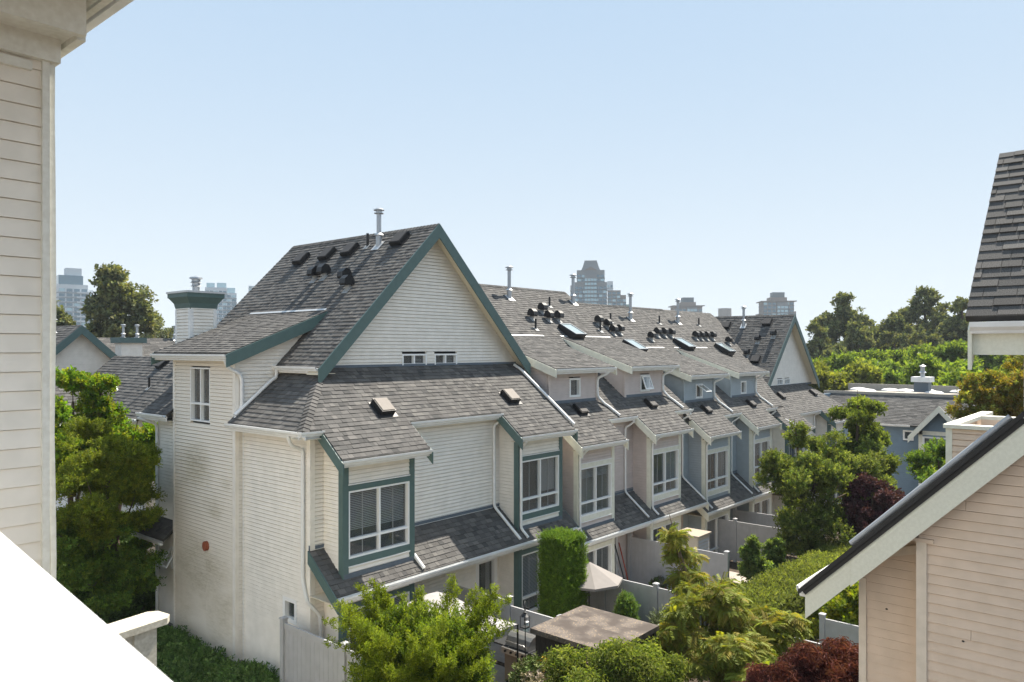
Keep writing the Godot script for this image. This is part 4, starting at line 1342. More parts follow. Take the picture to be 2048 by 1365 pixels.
# ---------------------------------------------------------------- the building the view is taken from
func own_building():
	var th := thing("balcony_building", "off white clapboard wall with cracked corner board and deep eave", "house", P(1.9, 0, 5.8))
	var S = M.siding_near
	var f := face("S", 5.78)
	siding(th, f, [Vector2(-5.0, 4.0), Vector2(1.8, 4.0), Vector2(1.8, 10.3), Vector2(-5.0, 10.3)], [], S, true, 0.127, 0.026, "wall", 0.965, 3.0)
	bar(th, f, 1.8, 1.845, 0.0, 10.28, M.paint_near, "corner_board", -0.03, 0.045)
	var cb := MB.new()
	# the return board stands off a little and has warped
	for i in 24:
		var y := 10.28 * i / 24.0; var y2 := 10.28 * (i + 1) / 24.0
		var w0 := 0.01 * sin(i * 1.3) + 0.004 * sin(i * 4.1); var w1 := 0.01 * sin((i + 1) * 1.3) + 0.004 * sin((i + 1) * 4.1)
		var p0 := f.pt(1.852 + w0 * 0.5, y, 0.02); var p1 := f.pt(1.888 + w0 * 0.5, y, 0.02)
		var q0 := f.pt(1.852 + w1 * 0.5, y2, 0.02); var q1 := f.pt(1.888 + w1 * 0.5, y2, 0.02)
		var b := P(0, 0, 0.14)
		cb.quad(p0, p1, q1, q0); cb.quad(p1, p1 + b, q1 + b, q1); cb.quad(p0 + b, p0, q0, q0 + b)
	put(cb, "warped_corner_board", M.paint_near, th)
	plain_wall(th, face("E", 1.845), 5.93, 16.0, 0.0, 10.3, S, "side_wall")
	plain_wall(th, face("S", 5.8), -5.0, 1.74, 0.0, 4.0, S, "lower_wall")
	bar(th, f, -5.0, 1.9, 10.22, 10.62, M.paint_near, "frieze_board", -0.03, 0.08)
	bar(th, f, -5.0, 1.74, 10.14, 10.2, M.paint_near, "frieze_moulding", -0.03, 0.045)
	# eave: outer beam, boxed soffit, roof edge
	var eb := MB.new()
	fbox(eb, face("S", 5.45), -5.0, 1.96, 10.35, 11.2, -0.03, 0.03)
	put(eb, "eave_beam", M.paint_near, th)
	eb = MB.new()
	eb.cbox(P(1.2, 10.38, 5.5), P(1.99, 10.44, 6.3))
	put(eb, "soffit_return", M.paint_near, th)
	eb = MB.new()
	eb.cbox(P(1.93, 10.34, 5.5), P(1.985, 10.38, 6.3))
	put(eb, "soffit_batten", M.paint_near, th)
	for q in [[-5.0, 1.985], [1.995, 2.04], [2.06, 2.11]]:
		var sf := MB.new()
		sf.prism([P(q[0], 10.62, 3.5), P(q[1], 10.62, 3.5), P(q[1], 10.62, 16.0), P(q[0], 10.62, 16.0)], Vector3(0, 0.03, 0))
		put(sf, "soffit_board", M.paint_near, th)
	var ed := MB.new()
	ed.cbox(P(2.12, 10.6, 3.5), P(2.18, 10.72, 16.0))
	put(ed, "roof_edge", M.gutter_white, th)
	plain_roof(th, [[P(2.16, 10.8, 3.4), P(2.16, 10.8, 16.0), P(-3, 14.0, 16.0), P(-3, 14.0, 3.4)]])
	# parapet the camera looks over
	var rl := thing("balcony_parapet", "plain bright white balcony parapet with a wide flat cap", "parapet", P(0.5, 6.7, 1.0))
	var d := P(0.125, 0, 1.279).normalized()
	var side := Vector3(-d.z, 0, d.x)
	if side.x > 0: side = -side
	var a := P(0.529, 7.74, 1.131) - d * 2.2
	var m := MB.new()
	m.box(a, d * 6.5, side * 0.3, Vector3(0, 0.04, 0))
	put(m, "cap", M.white_paint, rl)
	m = MB.new()
	m.box(a + side * 0.05 + Vector3(0, -1.0, 0), d * 6.5, side * 0.2, Vector3(0, 0.995, 0))
	put(m, "parapet_wall", M.white_paint, rl)
	# lower deck guard beyond
	var g := thing("deck_guard", "worn cream wooden deck guard with a capped post at its end", "railing", P(2.4, 5.4, 5.3))
	g.rotation.y = deg_to_rad(9.0)
	m = MB.new()
	m.prism([P(-3, 6.39, 5.2), P(2.38, 6.39, 5.2), P(2.43, 6.39, 5.25), P(2.43, 6.39, 5.38), P(2.38, 6.39, 5.43), P(-3, 6.39, 5.43)], Vector3(0, 0.045, 0))
	put(m, "cap_rail", M.paint_weathered, g)
	m = MB.new()
	m.cbox(P(2.16, 4.9, 5.23), P(2.32, 6.39, 5.4))
	put(m, "post", M.paint_weathered, g)
	for i in 12:
		m = MB.new()
		m.cbox(P(1.95 - i * 0.2, 4.9, 5.28), P(1.95 - i * 0.2 + 0.194, 6.35, 5.33))
		put(m, "panel_board", M.paint_weathered, g)
	for i in 3:
		m = MB.new()
		m.cbox(P(1.86 - i * 0.8, 4.9, 5.25), P(1.93 - i * 0.8, 6.35, 5.28))
		put(m, "batten", M.paint_weathered, g)
	m = MB.new()
	m.cbox(P(-3, 6.27, 5.25), P(2.16, 6.385, 5.275))
	put(m, "top_rail", M.paint_weathered, g)
	m = MB.new()
	m.cbox(P(-3, 4.7, 5.2), P(2.5, 4.9, 5.45))
	put(m, "deck_beam", M.paint_weathered, g)
	m = MB.new()
	m.cbox(P(2.2, 0.0, 5.2), P(2.42, 4.7, 5.42))
	put(m, "support_post", M.paint_weathered, g)

# ---------------------------------------------------------------- foliage
func sprig(n: int, len: float, wid: float, reach: float, droop := 0.0, fold := 0.25) -> ArrayMesh:
	# a twig along +y with n folded leaves; unit colour, tinted per copy
	var m := MB.new()
	var r := RandomNumberGenerator.new(); r.seed = 77 + n
	for i in n:
		var t := (i + 0.6) / n
		var an := i * 2.4 + r.randf() * 0.5
		var side := Vector3(cos(an), 0, sin(an))
		var dir := (side * (0.9 - 0.3 * t) + Vector3(0, 0.55 * (0.4 + t) - droop, 0)).normalized()
		var o := Vector3(0, reach * t, 0)
		var L := len * r.randf_range(0.75, 1.15)
		var w := dir.cross(Vector3(0, 1, 0)).normalized() * wid * 0.5
		var up := w.cross(dir).normalized() * wid * fold
		var mid := o + dir * L * 0.5
		var tip := o + dir * L + Vector3(0, -droop * L * 0.5, 0)
		m.tri(o, mid + w + up, tip)
		m.tri(o, tip, mid - w + up)
	return m.mesh()

func frond(pairs: int, len: float, leaf: float, wid: float) -> ArrayMesh:
	# an arching pinnate frond: pairs of narrow drooping leaflets on a stalk
	var m := MB.new()
	for k in 3:
		var an := TAU * k / 3.0 + 0.4
		var out := Vector3(cos(an), 0, sin(an))
		for i in pairs:
			var t := (i + 1.0) / pairs
			var p := out * len * t + Vector3(0, len * (0.5 * t - 0.75 * t * t), 0)
			for sgn: float in [-1.0, 1.0]:
				var sd := out.cross(Vector3(0, 1, 0)) * sgn
				var dir := (sd * 0.75 + out * 0.45 + Vector3(0, -0.55, 0)).normalized()
				var w := dir.cross(Vector3(0, 1, 0)).normalized() * wid * 0.5
				m.tri(p, p + dir * leaf * 0.5 + w, p + dir * leaf)
				m.tri(p, p + dir * leaf, p + dir * leaf * 0.5 - w)
	return m.mesh()

func leaf_mat(nm: String, rough := 0.5, glow := 0.5) -> StandardMaterial3D:
	var m := StandardMaterial3D.new()
	m.resource_name = nm
	m.albedo_color = Color(1, 1, 1)
	m.vertex_color_use_as_albedo = true
	m.roughness = rough
	m.metallic_specular = 0.3
	m.cull_mode = BaseMaterial3D.CULL_DISABLED
	m.backlight_enabled = true
	m.backlight = Color(glow, glow, glow * 0.6)
	M[nm] = m
	return m

# blobs: [x, y, v, rx, ry, rv, share]; cols: linear colours
func crown(parent: Node, nm: String, mesh: Mesh, mt, blobs: Array, count: int, cols: Array, sd: int, o := {}) -> MultiMeshInstance3D:
	var r := RandomNumberGenerator.new(); r.seed = sd
	var nz := FastNoiseLite.new(); nz.seed = sd; nz.frequency = o.get("gap_freq", 0.9)
	var gap: float = o.get("gap", -0.25)
	var inner: float = o.get("inner", 0.55)
	var upb: float = o.get("up", 0.5)
	var smin: float = o.get("smin", 0.7)
	var smax: float = o.get("smax", 1.25)
	var nc: int = o.get("clumps", 0)
	if nc > 0:
		# break each mass up into leaf clumps of uneven size with gaps between
		var cl := []
		for b in blobs:
			for i in nc:
				var d := Vector3(r.randfn(), r.randfn(), r.randfn()).normalized() * (0.45 + 0.55 * pow(r.randf(), 0.5))
				var k := r.randf_range(0.2, 0.42) * float(o.get("clump_size", 1.0))
				cl.append([b[0] + d.x * b[3], b[1] + d.y * b[4], b[2] + d.z * b[5], b[3] * k, b[4] * k * 0.75, b[5] * k, b[6] * k * k])
		blobs = cl
		inner = 0.1
	var tot := 0.0
	for b in blobs: tot += b[6]
	var ts := []
	var cs := []
	var guard := 0
	var off := off_of(parent)
	while ts.size() < count and guard < count * 6:
		guard += 1
		var pick := r.randf() * tot
		var b: Array = blobs[0]
		for q in blobs:
			pick -= q[6]
			if pick <= 0:
				b = q
				break
		var d := Vector3(r.randfn(), r.randfn(), r.randfn()).normalized()
		var rad := inner + (1.0 - inner) * sqrt(r.randf())
		var lump := 1.0 + 0.38 * nz.get_noise_3dv(d * 2.6 + Vector3(b[0], b[1], b[2]))
		if o.get("boxy", false):
			var mx := maxf(absf(d.x), maxf(absf(d.y), absf(d.z)))
			d /= mx
			rad = 0.9 + 0.1 * r.randf() + 0.02 * r.randfn()
			lump = 1.0
		var p := P(b[0], b[1], b[2]) + Vector3(d.x * b[3], d.y * b[4], d.z * b[5]) * rad * lump
		if nz.get_noise_3dv(p * o.get("clump", 1.0)) < gap: continue
		if p.y < o.get("floor", -50.0): continue
		var g := (Vector3(d.x, d.y * 0.6, d.z).normalized() * (1.0 - upb) + Vector3(0, upb, 0) + Vector3(r.randfn(), r.randfn(), r.randfn()) * 0.35).normalized()
		var s := r.randf_range(smin, smax)
		var x := g.cross(Vector3(r.randfn(), r.randfn(), r.randfn())).normalized()
		var z := x.cross(g)
		ts.append(Transform3D(Basis(x * s, g * s, z * s), p - off))
		var c: Color = cols[r.randi() % cols.size()]
		var j := r.randf_range(0.65, 1.35) * (0.8 + 0.4 * fposmod(sin(b[0] * 12.9 + b[1] * 78.2 + b[2] * 37.7) * 43758.5, 1.0))
		cs.append(Color(c.r * j, c.g * j, c.b * j))
	var mm := MultiMesh.new()
	mm.transform_format = MultiMesh.TRANSFORM_3D
	mm.use_colors = true
	mm.mesh = mesh
	mm.instance_count = ts.size()
	for i in ts.size():
		mm.set_instance_transform(i, ts[i])
		mm.set_instance_color(i, cs[i])
	var mi := MultiMeshInstance3D.new()
	mi.name = nm
	mi.multimesh = mm
	mi.material_override = mt
	mi.set_meta("kind", "stuff")
	if parent == self: add_child(mi, true)
	else: parent.add_child(mi, true)
	return mi

func trunk(th: Node, base: Vector3, top: Vector3, r: float, blobs: Array, mt, lim := true):
	var mid := base.lerp(top, 0.5) + Vector3(0.06 * sin(base.x * 7), 0, 0.06 * cos(base.z * 5)) * base.distance_to(top) * 0.4
	var m := MB.new()
	m.tube([base - Vector3(0, 0.2, 0), base + Vector3(0, 0.15, 0), mid, top], [r * 1.35, r, r * 0.75, r * 0.35], 9)
	put(m, "trunk", mt, th)
	if lim:
		for b in blobs:
			var e := P(b[0], b[1], b[2])
			var s := base.lerp(top, clampf((e.y - base.y) / maxf(top.y - base.y, 0.1) * 0.55, 0.25, 0.85))
			if s.distance_to(e) < 0.4: continue
			var lm := MB.new()
			lm.tube([s, s.lerp(e, 0.5) + Vector3(0, 0.1 * s.distance_to(e), 0), e, e + (e - s) * 0.35], [r * 0.45, r * 0.32, r * 0.2, r * 0.08], 6)
			put(lm, "limb", mt, th)

func tree(nm: String, label: String, cat: String, base: Vector3, blobs: Array, count: int, mesh: Mesh, mt, cols: Array, sd: int, o := {}):
	var th := thing(nm, label, cat, base, o.get("group", ""))
	var hi := -1e9
	var top := base
	for b in blobs:
		if b[1] + b[4] * 0.4 > hi:
			hi = b[1] + b[4] * 0.4
			top = P(b[0], hi, b[2])
	if o.get("trunk", true):
		trunk(th, base, base.lerp(top, 1.0), o.get("r", 0.12), blobs, o.get("bark", M.bark))
	crown(th, o.get("part", "crown"), mesh, mt, blobs, count, cols, sd, o)
	return th

func plants():
	var lm = leaf_mat("leaf", 0.6, 1.0)
	var lm2 = leaf_mat("leaf_matte", 0.75, 0.8)
	var lr = leaf_mat("leaf_red", 0.6, 0.7)
	var small := sprig(7, 0.075, 0.04, 0.16)
	var tiny := sprig(8, 0.062, 0.03, 0.15)
	var leafy := sprig(8, 0.09, 0.055, 0.2)
	var mid := sprig(7, 0.12, 0.075, 0.22)
	var fine := sprig(9, 0.05, 0.02, 0.12)
	var lace := sprig(9, 0.11, 0.016, 0.1, 0.5)
	var big := sprig(6, 0.42, 0.3, 0.55)
	var bigger := sprig(6, 0.62, 0.42, 0.8)
	var fr := frond(6, 0.25, 0.12, 0.034)
	var G_LIME := [Color(0.218, 0.300, 0.023), Color(0.156, 0.281, 0.019), Color(0.281, 0.300, 0.031), Color(0.136, 0.239, 0.030)]
	var G_MID := [Color(0.158, 0.260, 0.052), Color(0.156, 0.250, 0.040), Color(0.113, 0.200, 0.048), Color(0.203, 0.265, 0.047)]
	var G_DARK := [Color(0.080, 0.140, 0.041), Color(0.113, 0.179, 0.052), Color(0.058, 0.100, 0.034)]
	var G_YEL := [Color(0.300, 0.300, 0.047), Color(0.234, 0.281, 0.040), Color(0.226, 0.300, 0.052), Color(0.300, 0.300, 0.070)]
	var G_SUM := [Color(0.3, 0.31, 0.045), Color(0.24, 0.28, 0.04), Color(0.232, 0.282, 0.051), Color(0.33, 0.28, 0.06)]
	var G_GREY := [Color(0.270, 0.292, 0.120), Color(0.171, 0.191, 0.089), Color(0.226, 0.239, 0.120), Color(0.113, 0.140, 0.077), Color(0.270, 0.260, 0.120)]
	# left of the end house
	tree("maple_tree", "yellow green fine-leaved maple between the balcony wall and the mildewed wall", "tree", P(9.3, 0, 23.6),
		[[8.5, 5.1, 22.2, 1.35, 1.05, 1.3, 3.0], [9.3, 4.5, 23.6, 1.1, 0.9, 1.2, 2.0], [7.9, 4.3, 21.4, 1.1, 0.9, 1.0, 2.0], [9.0, 3.8, 21.8, 0.9, 0.7, 0.9, 1.0]], 19000, tiny, lm, [Color(0.2, 0.25, 0.025), Color(0.217, 0.269, 0.036), Color(0.25, 0.27, 0.035), Color(0.131, 0.179, 0.028)], 3, {"r": 0.1, "gap": -0.02, "gap_freq": 1.3, "clumps": 16})
	tree("courtyard_tree", "glossy bright green tree in front of the white gable house", "tree", P(9.7, 0, 27.8),
		[[9.5, 6.1, 27.4, 1.2, 1.1, 1.2, 2.0], [9.0, 5.0, 27.0, 1.2, 1.1, 1.2, 2.0], [10.1, 5.0, 27.4, 1.0, 0.9, 1.0, 1.0]], 5200, mid, lm, G_LIME, 5, {"gap": -0.02, "clumps": 13})
	tree("courtyard_tree", "glossy bright green tree behind the corner of the mildewed wall", "tree", P(10.6, 0, 26.0),
		[[10.4, 5.3, 25.0, 0.9, 0.8, 0.9, 2.0], [10.15, 6.5, 26.8, 0.4, 0.75, 0.4, 0.8], [10.0, 4.4, 24.6, 1.0, 0.9, 0.9, 2.0], [10.7, 4.5, 25.8, 0.9, 0.8, 0.9, 1.5]], 6000, mid, lm, G_LIME, 6, {"gap": -0.02, "clumps": 13})
	tree("understorey_tree", "shaded layered green tree with bare trunk under the maple", "tree", P(9.55, 0, 24.3),
		[[8.8, 2.5, 23.0, 1.5, 0.55, 1.5, 2.0], [8.0, 2.0, 21.6, 1.3, 0.5, 1.2, 2.0], [9.2, 1.7, 22.8, 1.0, 0.35, 1.1, 1.5], [7.6, 3.1, 22.0, 1.3, 0.6, 1.2, 1.5], [9.0, 3.2, 24.0, 1.3, 0.5, 1.2, 1.5]], 14000, small, lm, G_MID, 7, {"r": 0.12, "bark": M.bark_dark, "gap": -0.1, "clumps": 12})
	for i in 8:
		var q: Array = [[7.6, 27.9, 1.2], [8.9, 28.5, 1.3], [10.6, 28.0, 1.1], [7.2, 24.2, 0.9], [8.4, 25.0, 0.6], [9.7, 25.1, 0.7], [10.6, 24.7, 0.55], [8.6, 23.4, 0.4]][i]  # the last four are added dark shrubs that darken the sunlit soil
		tree("hedge_shrub", ["dark evergreen shrub at the foot of the glossy bright green tree", "dark tall shrub beyond the shaded walk", "dark shrub by the walk behind the end house", "dark low shrub under the maple's edge", "added dark low shrub beside the pale walk", "added dark rounded shrub by the bare trunk", "added dark little shrub at the end house's rear corner", "added low dark shrub right at the bare trunk's foot"][i], "shrub", P(q[0], 0, q[1]),
			[[q[0], q[2], q[1], 0.9, q[2], 0.8, 1.0]], 3600, mid, lm2, G_DARK, 20 + i, {"trunk": false, "part": "foliage", "group": "dark shrubs by the walk", "clumps": 30})
	# ground cover along the end wall
	tag(crown(self, "ground_cover", small, lm2, [[9.2, 0.12, 20.6, 0.9, 0.42, 1.6, 2.0], [9.0, 0.12, 18.6, 1.0, 0.4, 1.3, 2.0], [9.5, 0.12, 16.6, 0.75, 0.4, 1.2, 1.4], [7.6, 0.12, 19.0, 1.2, 0.4, 2.2, 2.0], [8.4, 0.1, 16.0, 1.2, 0.4, 1.4, 1.2]], 14000, [Color(0.113, 0.200, 0.052), Color(0.158, 0.239, 0.077), Color(0.080, 0.140, 0.041)], 31, {"floor": 0.0, "inner": 0.3}), "low green ground cover along the mildewed end wall", "ground cover", "", "stuff")
	tag(crown(self, "courtyard_ground_cover", mid, lm2, [[13.0, 0.0, 6.0, 4.5, 0.35, 2.2, 2.0], [18.0, -0.2, 6.0, 3.0, 0.35, 1.6, 1.2], [12.5, 0.0, 9.6, 2.0, 0.3, 1.2, 1.0], [10.5, 0.0, 8.0, 2.0, 0.3, 2.5, 1.0], [7.0, 0.0, 11.0, 2.0, 0.3, 4.0, 1.4], [26.0, -0.5, 6.5, 4.0, 0.35, 1.2, 1.4]], 17000, G_MID, 33, {"floor": -0.7, "inner": 0.1, "gap": -0.3}), "leafy ground cover between the courtyard shrubs", "ground cover", "", "stuff")
	# courtyard
	var shrub = tree("privet_shrub", "bright yellow green shrub with long upright shoots in front of the sun canopy", "shrub", P(10.3, 0, 10.9),
		[[10.0, 2.25, 10.95, 0.95, 0.9, 0.95, 3.0], [10.3, 1.7, 10.7, 0.95, 1.0, 0.9, 2.0], [9.75, 1.7, 11.2, 1.0, 1.0, 1.0, 2.0], [10.35, 2.2, 10.6, 0.7, 0.6, 0.7, 1.3], [9.8, 2.55, 11.2, 0.6, 0.6, 0.6, 1.0]], 24000, tiny, lm, [Color(0.19, 0.26, 0.02), Color(0.13, 0.2, 0.018), Color(0.24, 0.29, 0.025), Color(0.08, 0.13, 0.014)], 41, {"gap": -0.3, "up": 0.75, "r": 0.1, "inner": 0.4})
	var shoots := []
	var rs := RandomNumberGenerator.new(); rs.seed = 12
	for i in 70:
		var an := rs.randf() * TAU
		var st := Vector3(10.0, 2.35, -10.95) + Vector3(cos(an) * 0.9, rs.randf_range(-0.3, 0.5), sin(an) * 0.9)
		var dr := Vector3(cos(an) * 0.8, rs.randf_range(0.4, 1.2), sin(an) * 0.8).normalized()
		var L := rs.randf_range(0.5, 0.95)
		for k in 7:
			var pp := st + dr * (L * k / 6.0 + 0.1)
			shoots.append([pp.x, pp.y, -pp.z, 0.05, 0.07, 0.05, 1.0])
	crown(shrub, "shoots", tiny, lm, shoots, 5200, [Color(0.23, 0.28, 0.022), Color(0.17, 0.23, 0.018)], 43, {"gap": -2.0, "up": 0.8, "smax": 0.95})
	var cedar := thing("clipped_cedar", "tall clipped cedar block standing before the green framed bay", "hedge", P(17.35, ground_y(17.35), 13.1))
	trunk(cedar, P(17.35, ground_y(17.35), 13.1), P(17.35, 2.6, 13.1), 0.09, [], M.bark)
	crown(cedar, "foliage", fine, lm2, [[17.35, 1.3, 13.1, 0.48, 1.62, 0.48, 1.0]], 15000, [Color(0.191, 0.300, 0.039), Color(0.139, 0.246, 0.033), Color(0.192, 0.300, 0.034)], 51, {"boxy": true, "gap": -2.0, "up": 0.7, "smin": 0.8, "smax": 1.3})
	crown(cedar, "foliage", fine, lm2, [[17.35, 1.3, 13.1, 0.4, 1.55, 0.4, 1.0]], 5000, [Color(0.160, 0.256, 0.033), Color(0.116, 0.205, 0.028)], 52, {"gap": -2.0})
	tree("small_cedar", "small conical cedar by the grey fence behind the dark shed", "shrub", P(18.55, ground_y(18.5), 11.7),
		[[18.55, 0.5, 11.7, 0.3, 0.75, 0.3, 1.0]], 2200, fine, lm2, G_MID, 53, {"trunk": false, "part": "foliage"})
	tree("sumac_tree", "feathery yellow green tree with drooping fronds beside the dark shed", "tree", P(16.7, ground_y(16.7), 8.0),
		[[16.7, 1.5, 8.1, 1.05, 0.9, 1.0, 3.0], [16.3, 0.7, 7.6, 1.2, 0.9, 1.0, 2.5], [17.3, 1.0, 7.6, 1.0, 0.8, 0.9, 2.0], [16.9, 2.3, 8.5, 0.55, 0.4, 0.5, 0.8], [17.5, 2.5, 9.2, 0.35, 0.15, 0.35, 0.18], [17.7, 3.0, 9.5, 0.28, 0.15, 0.28, 0.12], [17.9, 2.2, 8.6, 0.4, 0.2, 0.35, 0.25], [17.5, 3.45, 9.6, 0.2, 0.15, 0.2, 0.08], [15.8, 1.3, 8.6, 0.7, 0.5, 0.7, 0.9], [17.8, 1.6, 7.2, 0.5, 0.4, 0.5, 0.5]], 6800, fr, lm, G_SUM, 61, {"clumps": 9, "clump_size": 1.2, "r": 0.08, "gap": -0.35, "up": 0.8})
	tree("leafy_shrub", "fresh green shrub spreading against the dark shed", "shrub", P(11.9, 0, 8.3),
		[[11.9, 2.1, 8.4, 0.8, 0.5, 0.65, 1.4], [12.7, 2.0, 7.9, 0.85, 0.5, 0.65, 1.4], [11.4, 1.45, 8.4, 0.7, 0.5, 0.6, 1.3], [11.8, 1.4, 8.2, 1.1, 0.7, 0.9, 2.0], [13.2, 1.6, 7.7, 0.6, 0.4, 0.5, 0.9], [11.0, 0.9, 8.6, 0.6, 0.5, 0.6, 0.8], [13.0, 1.2, 8.0, 0.8, 0.6, 0.7, 1.0]], 13000, sprig(8, 0.09, 0.026, 0.2, 0.35), lm, [Color(0.189, 0.243, 0.051), Color(0.131, 0.186, 0.039), Color(0.261, 0.294, 0.081)], 63, {"r": 0.06, "gap": -0.25, "clumps": 9})
	tree("red_maple", "dark red laceleaf maple next to the peach wall", "tree", P(14.2, 0, 4.8),
		[[14.2, 2.5, 4.7, 0.65, 0.4, 0.55, 1.2], [14.6, 2.2, 4.3, 0.75, 0.5, 0.6, 1.2], [13.7, 2.1, 5.2, 0.75, 0.5, 0.65, 1.3], [14.1, 1.8, 4.8, 1.0, 0.7, 0.9, 1.6], [13.4, 1.8, 5.5, 0.6, 0.4, 0.55, 0.9], [14.9, 1.9, 3.9, 0.7, 0.6, 0.6, 0.8]], 14000, lace, lr, [Color(0.19, 0.065, 0.06), Color(0.13, 0.042, 0.042), Color(0.24, 0.1, 0.085), Color(0.075, 0.026, 0.028)], 65, {"r": 0.07, "gap": -0.4, "up": 0.4, "clumps": 9, "clump_size": 1.25})
	tree("lime_shrub", "lime green shrub behind the low grey fence by the peach wall", "shrub", P(22.0, ground_y(22), 6.7),
		[[22.0, 0.9, 6.7, 1.0, 0.85, 0.8, 2.0], [22.6, 1.1, 6.0, 0.9, 0.7, 0.7, 1.0]], 4500, mid, lm, [Color(0.300, 0.300, 0.031), Color(0.234, 0.300, 0.023), Color(0.226, 0.300, 0.052)], 67, {"trunk": false, "part": "foliage", "clumps": 14})
	var hedge := thing("long_hedge", "long clipped green hedge running along the courtyard", "hedge", P(27.0, ground_y(27), 8.9))
	var hb := []
	for i in 8: hb.append([20.4 + i * 2.0, 0.35 - i * 0.075, 8.85, 1.08, 0.9, 0.72, 1.0])
	crown(hedge, "foliage", small, lm, hb, 42000, [Color(0.22, 0.27, 0.06), Color(0.246, 0.282, 0.081), Color(0.26, 0.29, 0.08), Color(0.145, 0.179, 0.059)], 71, {"boxy": true, "gap": -2.0, "up": 0.6})
	tree("lilac_shrub", "pale green upright shrub standing against the grey fence", "shrub", P(24.9, ground_y(25), 10.9),
		[[24.9, 0.2, 10.4, 0.75, 0.85, 0.6, 2.0], [24.7, 1.1, 10.6, 0.25, 0.6, 0.25, 0.6], [25.9, 0.2, 10.2, 0.7, 0.7, 0.6, 1.5], [26.1, 1.0, 10.4, 0.25, 0.5, 0.25, 0.5]], 4600, mid, lm, [Color(0.203, 0.279, 0.089), Color(0.136, 0.200, 0.066), Color(0.218, 0.281, 0.094)], 73, {"trunk": false, "part": "foliage", "up": 0.8, "clumps": 12})
	tree("courtyard_maple", "loose green tree with several stems at the end of the hedge", "tree", P(30.4, ground_y(30), 10.6),
		[[29.2, 3.0, 10.9, 1.5, 1.3, 1.3, 2.0], [30.8, 3.4, 10.4, 1.7, 1.4, 1.4, 2.5], [29.6, 1.4, 10.6, 1.6, 1.3, 1.3, 2.5], [32.2, 2.8, 10.1, 1.5, 1.2, 1.3, 2.0], [28.4, 3.9, 11.2, 0.5, 0.5, 0.5, 0.3], [29.7, 4.7, 11.0, 0.4, 0.6, 0.4, 0.3], [33.6, 2.6, 9.6, 1.4, 1.1, 1.2, 1.6], [31.6, 4.3, 10.2, 0.9, 0.7, 0.8, 0.8]], 15500, leafy, lm, [Color(0.189, 0.243, 0.059), Color(0.246, 0.282, 0.081), Color(0.116, 0.166, 0.044), Color(0.22, 0.25, 0.07)], 75, {"r": 0.11, "gap": -0.08, "gap_freq": 0.6, "clumps": 15})
	tree("slender_tree", "slender pale green tree in front of the steel blue house", "tree", P(36.2, ground_y(36), 10.6),
		[[36.0, 5.5, 10.6, 1.1, 0.6, 0.9, 1.2], [36.2, 4.4, 10.6, 1.0, 0.9, 0.9, 1.5], [36.8, 3.2, 10.2, 1.4, 1.0, 1.1, 1.5], [35.0, 3.0, 10.6, 1.0, 1.2, 1.0, 1.2]], 5200, mid, lm, [Color(0.234, 0.281, 0.062), Color(0.226, 0.279, 0.066), Color(0.158, 0.220, 0.052)], 77, {"r": 0.1, "gap": -0.1, "clumps": 12})
	tree("plum_tree", "purple leaved plum tree behind the peach house roof", "tree", P(31.0, ground_y(31), 8.6),
		[[31.0, 2.3, 8.6, 1.0, 0.85, 0.9, 2.0], [30.6, 1.3, 8.9, 0.9, 0.7, 0.8, 1.0], [31.9, 1.9, 8.1, 0.9, 0.7, 0.8, 1.2]], 4600, mid, lr, [Color(0.094, 0.035, 0.047), Color(0.070, 0.031, 0.037), Color(0.140, 0.062, 0.070)], 79, {"r": 0.08, "clumps": 13})
	tree("round_tree", "dense green tree below the steel blue house's wide window", "tree", P(38.0, ground_y(38), 7.6),
		[[37.6, 3.0, 7.7, 1.5, 1.0, 1.2, 2.0], [39.0, 2.4, 7.0, 1.6, 1.2, 1.2, 2.0]], 4800, mid, lm, G_MID, 81, {"r": 0.1, "clumps": 16})
	tree("rust_tree", "orange tinged green tree above the peach house roof", "tree", P(41.5, ground_y(41), 6.0),
		[[41.0, 6.2, 6.1, 1.6, 1.1, 1.2, 2.0], [42.2, 6.9, 5.2, 1.6, 1.2, 1.2, 2.0], [40.3, 5.4, 6.8, 1.2, 0.9, 1.0, 1.5], [43.0, 5.4, 5.2, 1.8, 1.2, 1.4, 2.0], [40.0, 4.4, 6.4, 1.2, 0.9, 1.0, 1.0]], 8500, mid, lm, [Color(0.300, 0.234, 0.047), Color(0.270, 0.300, 0.066), Color(0.300, 0.218, 0.047), Color(0.226, 0.239, 0.052)], 83, {"r": 0.12, "gap": -0.1, "clumps": 14})
	# beyond the row
	for q in [[83.8, 25.5, 4.2, 5.5, "round green tree above the flat roof, nearest the far gable"], [88.2, 20.3, 4.6, 6.2, "broad green tree behind the small roof chimney"], [72.0, 23.5, 4.3, 3.6, "lime yellow tree right beside the far gable"], [70.0, 11.6, 5.4, 4.6, "deep green tree above the steel blue house"], [95.0, 26.0, 5.6, 6.0, "broad green tree below the tall poplars"], [78.0, 27.0, 3.4, 4.0, "low lime yellow tree between the gable and the flat roof"], [98.0, 18.0, 6.6, 5.0, "tall green tree against the poplars"]]:
		var x: float = q[0]; var v: float = q[1]; var cy: float = q[2]; var w: float = q[3]
		var lime: bool = "lime" in q[4]
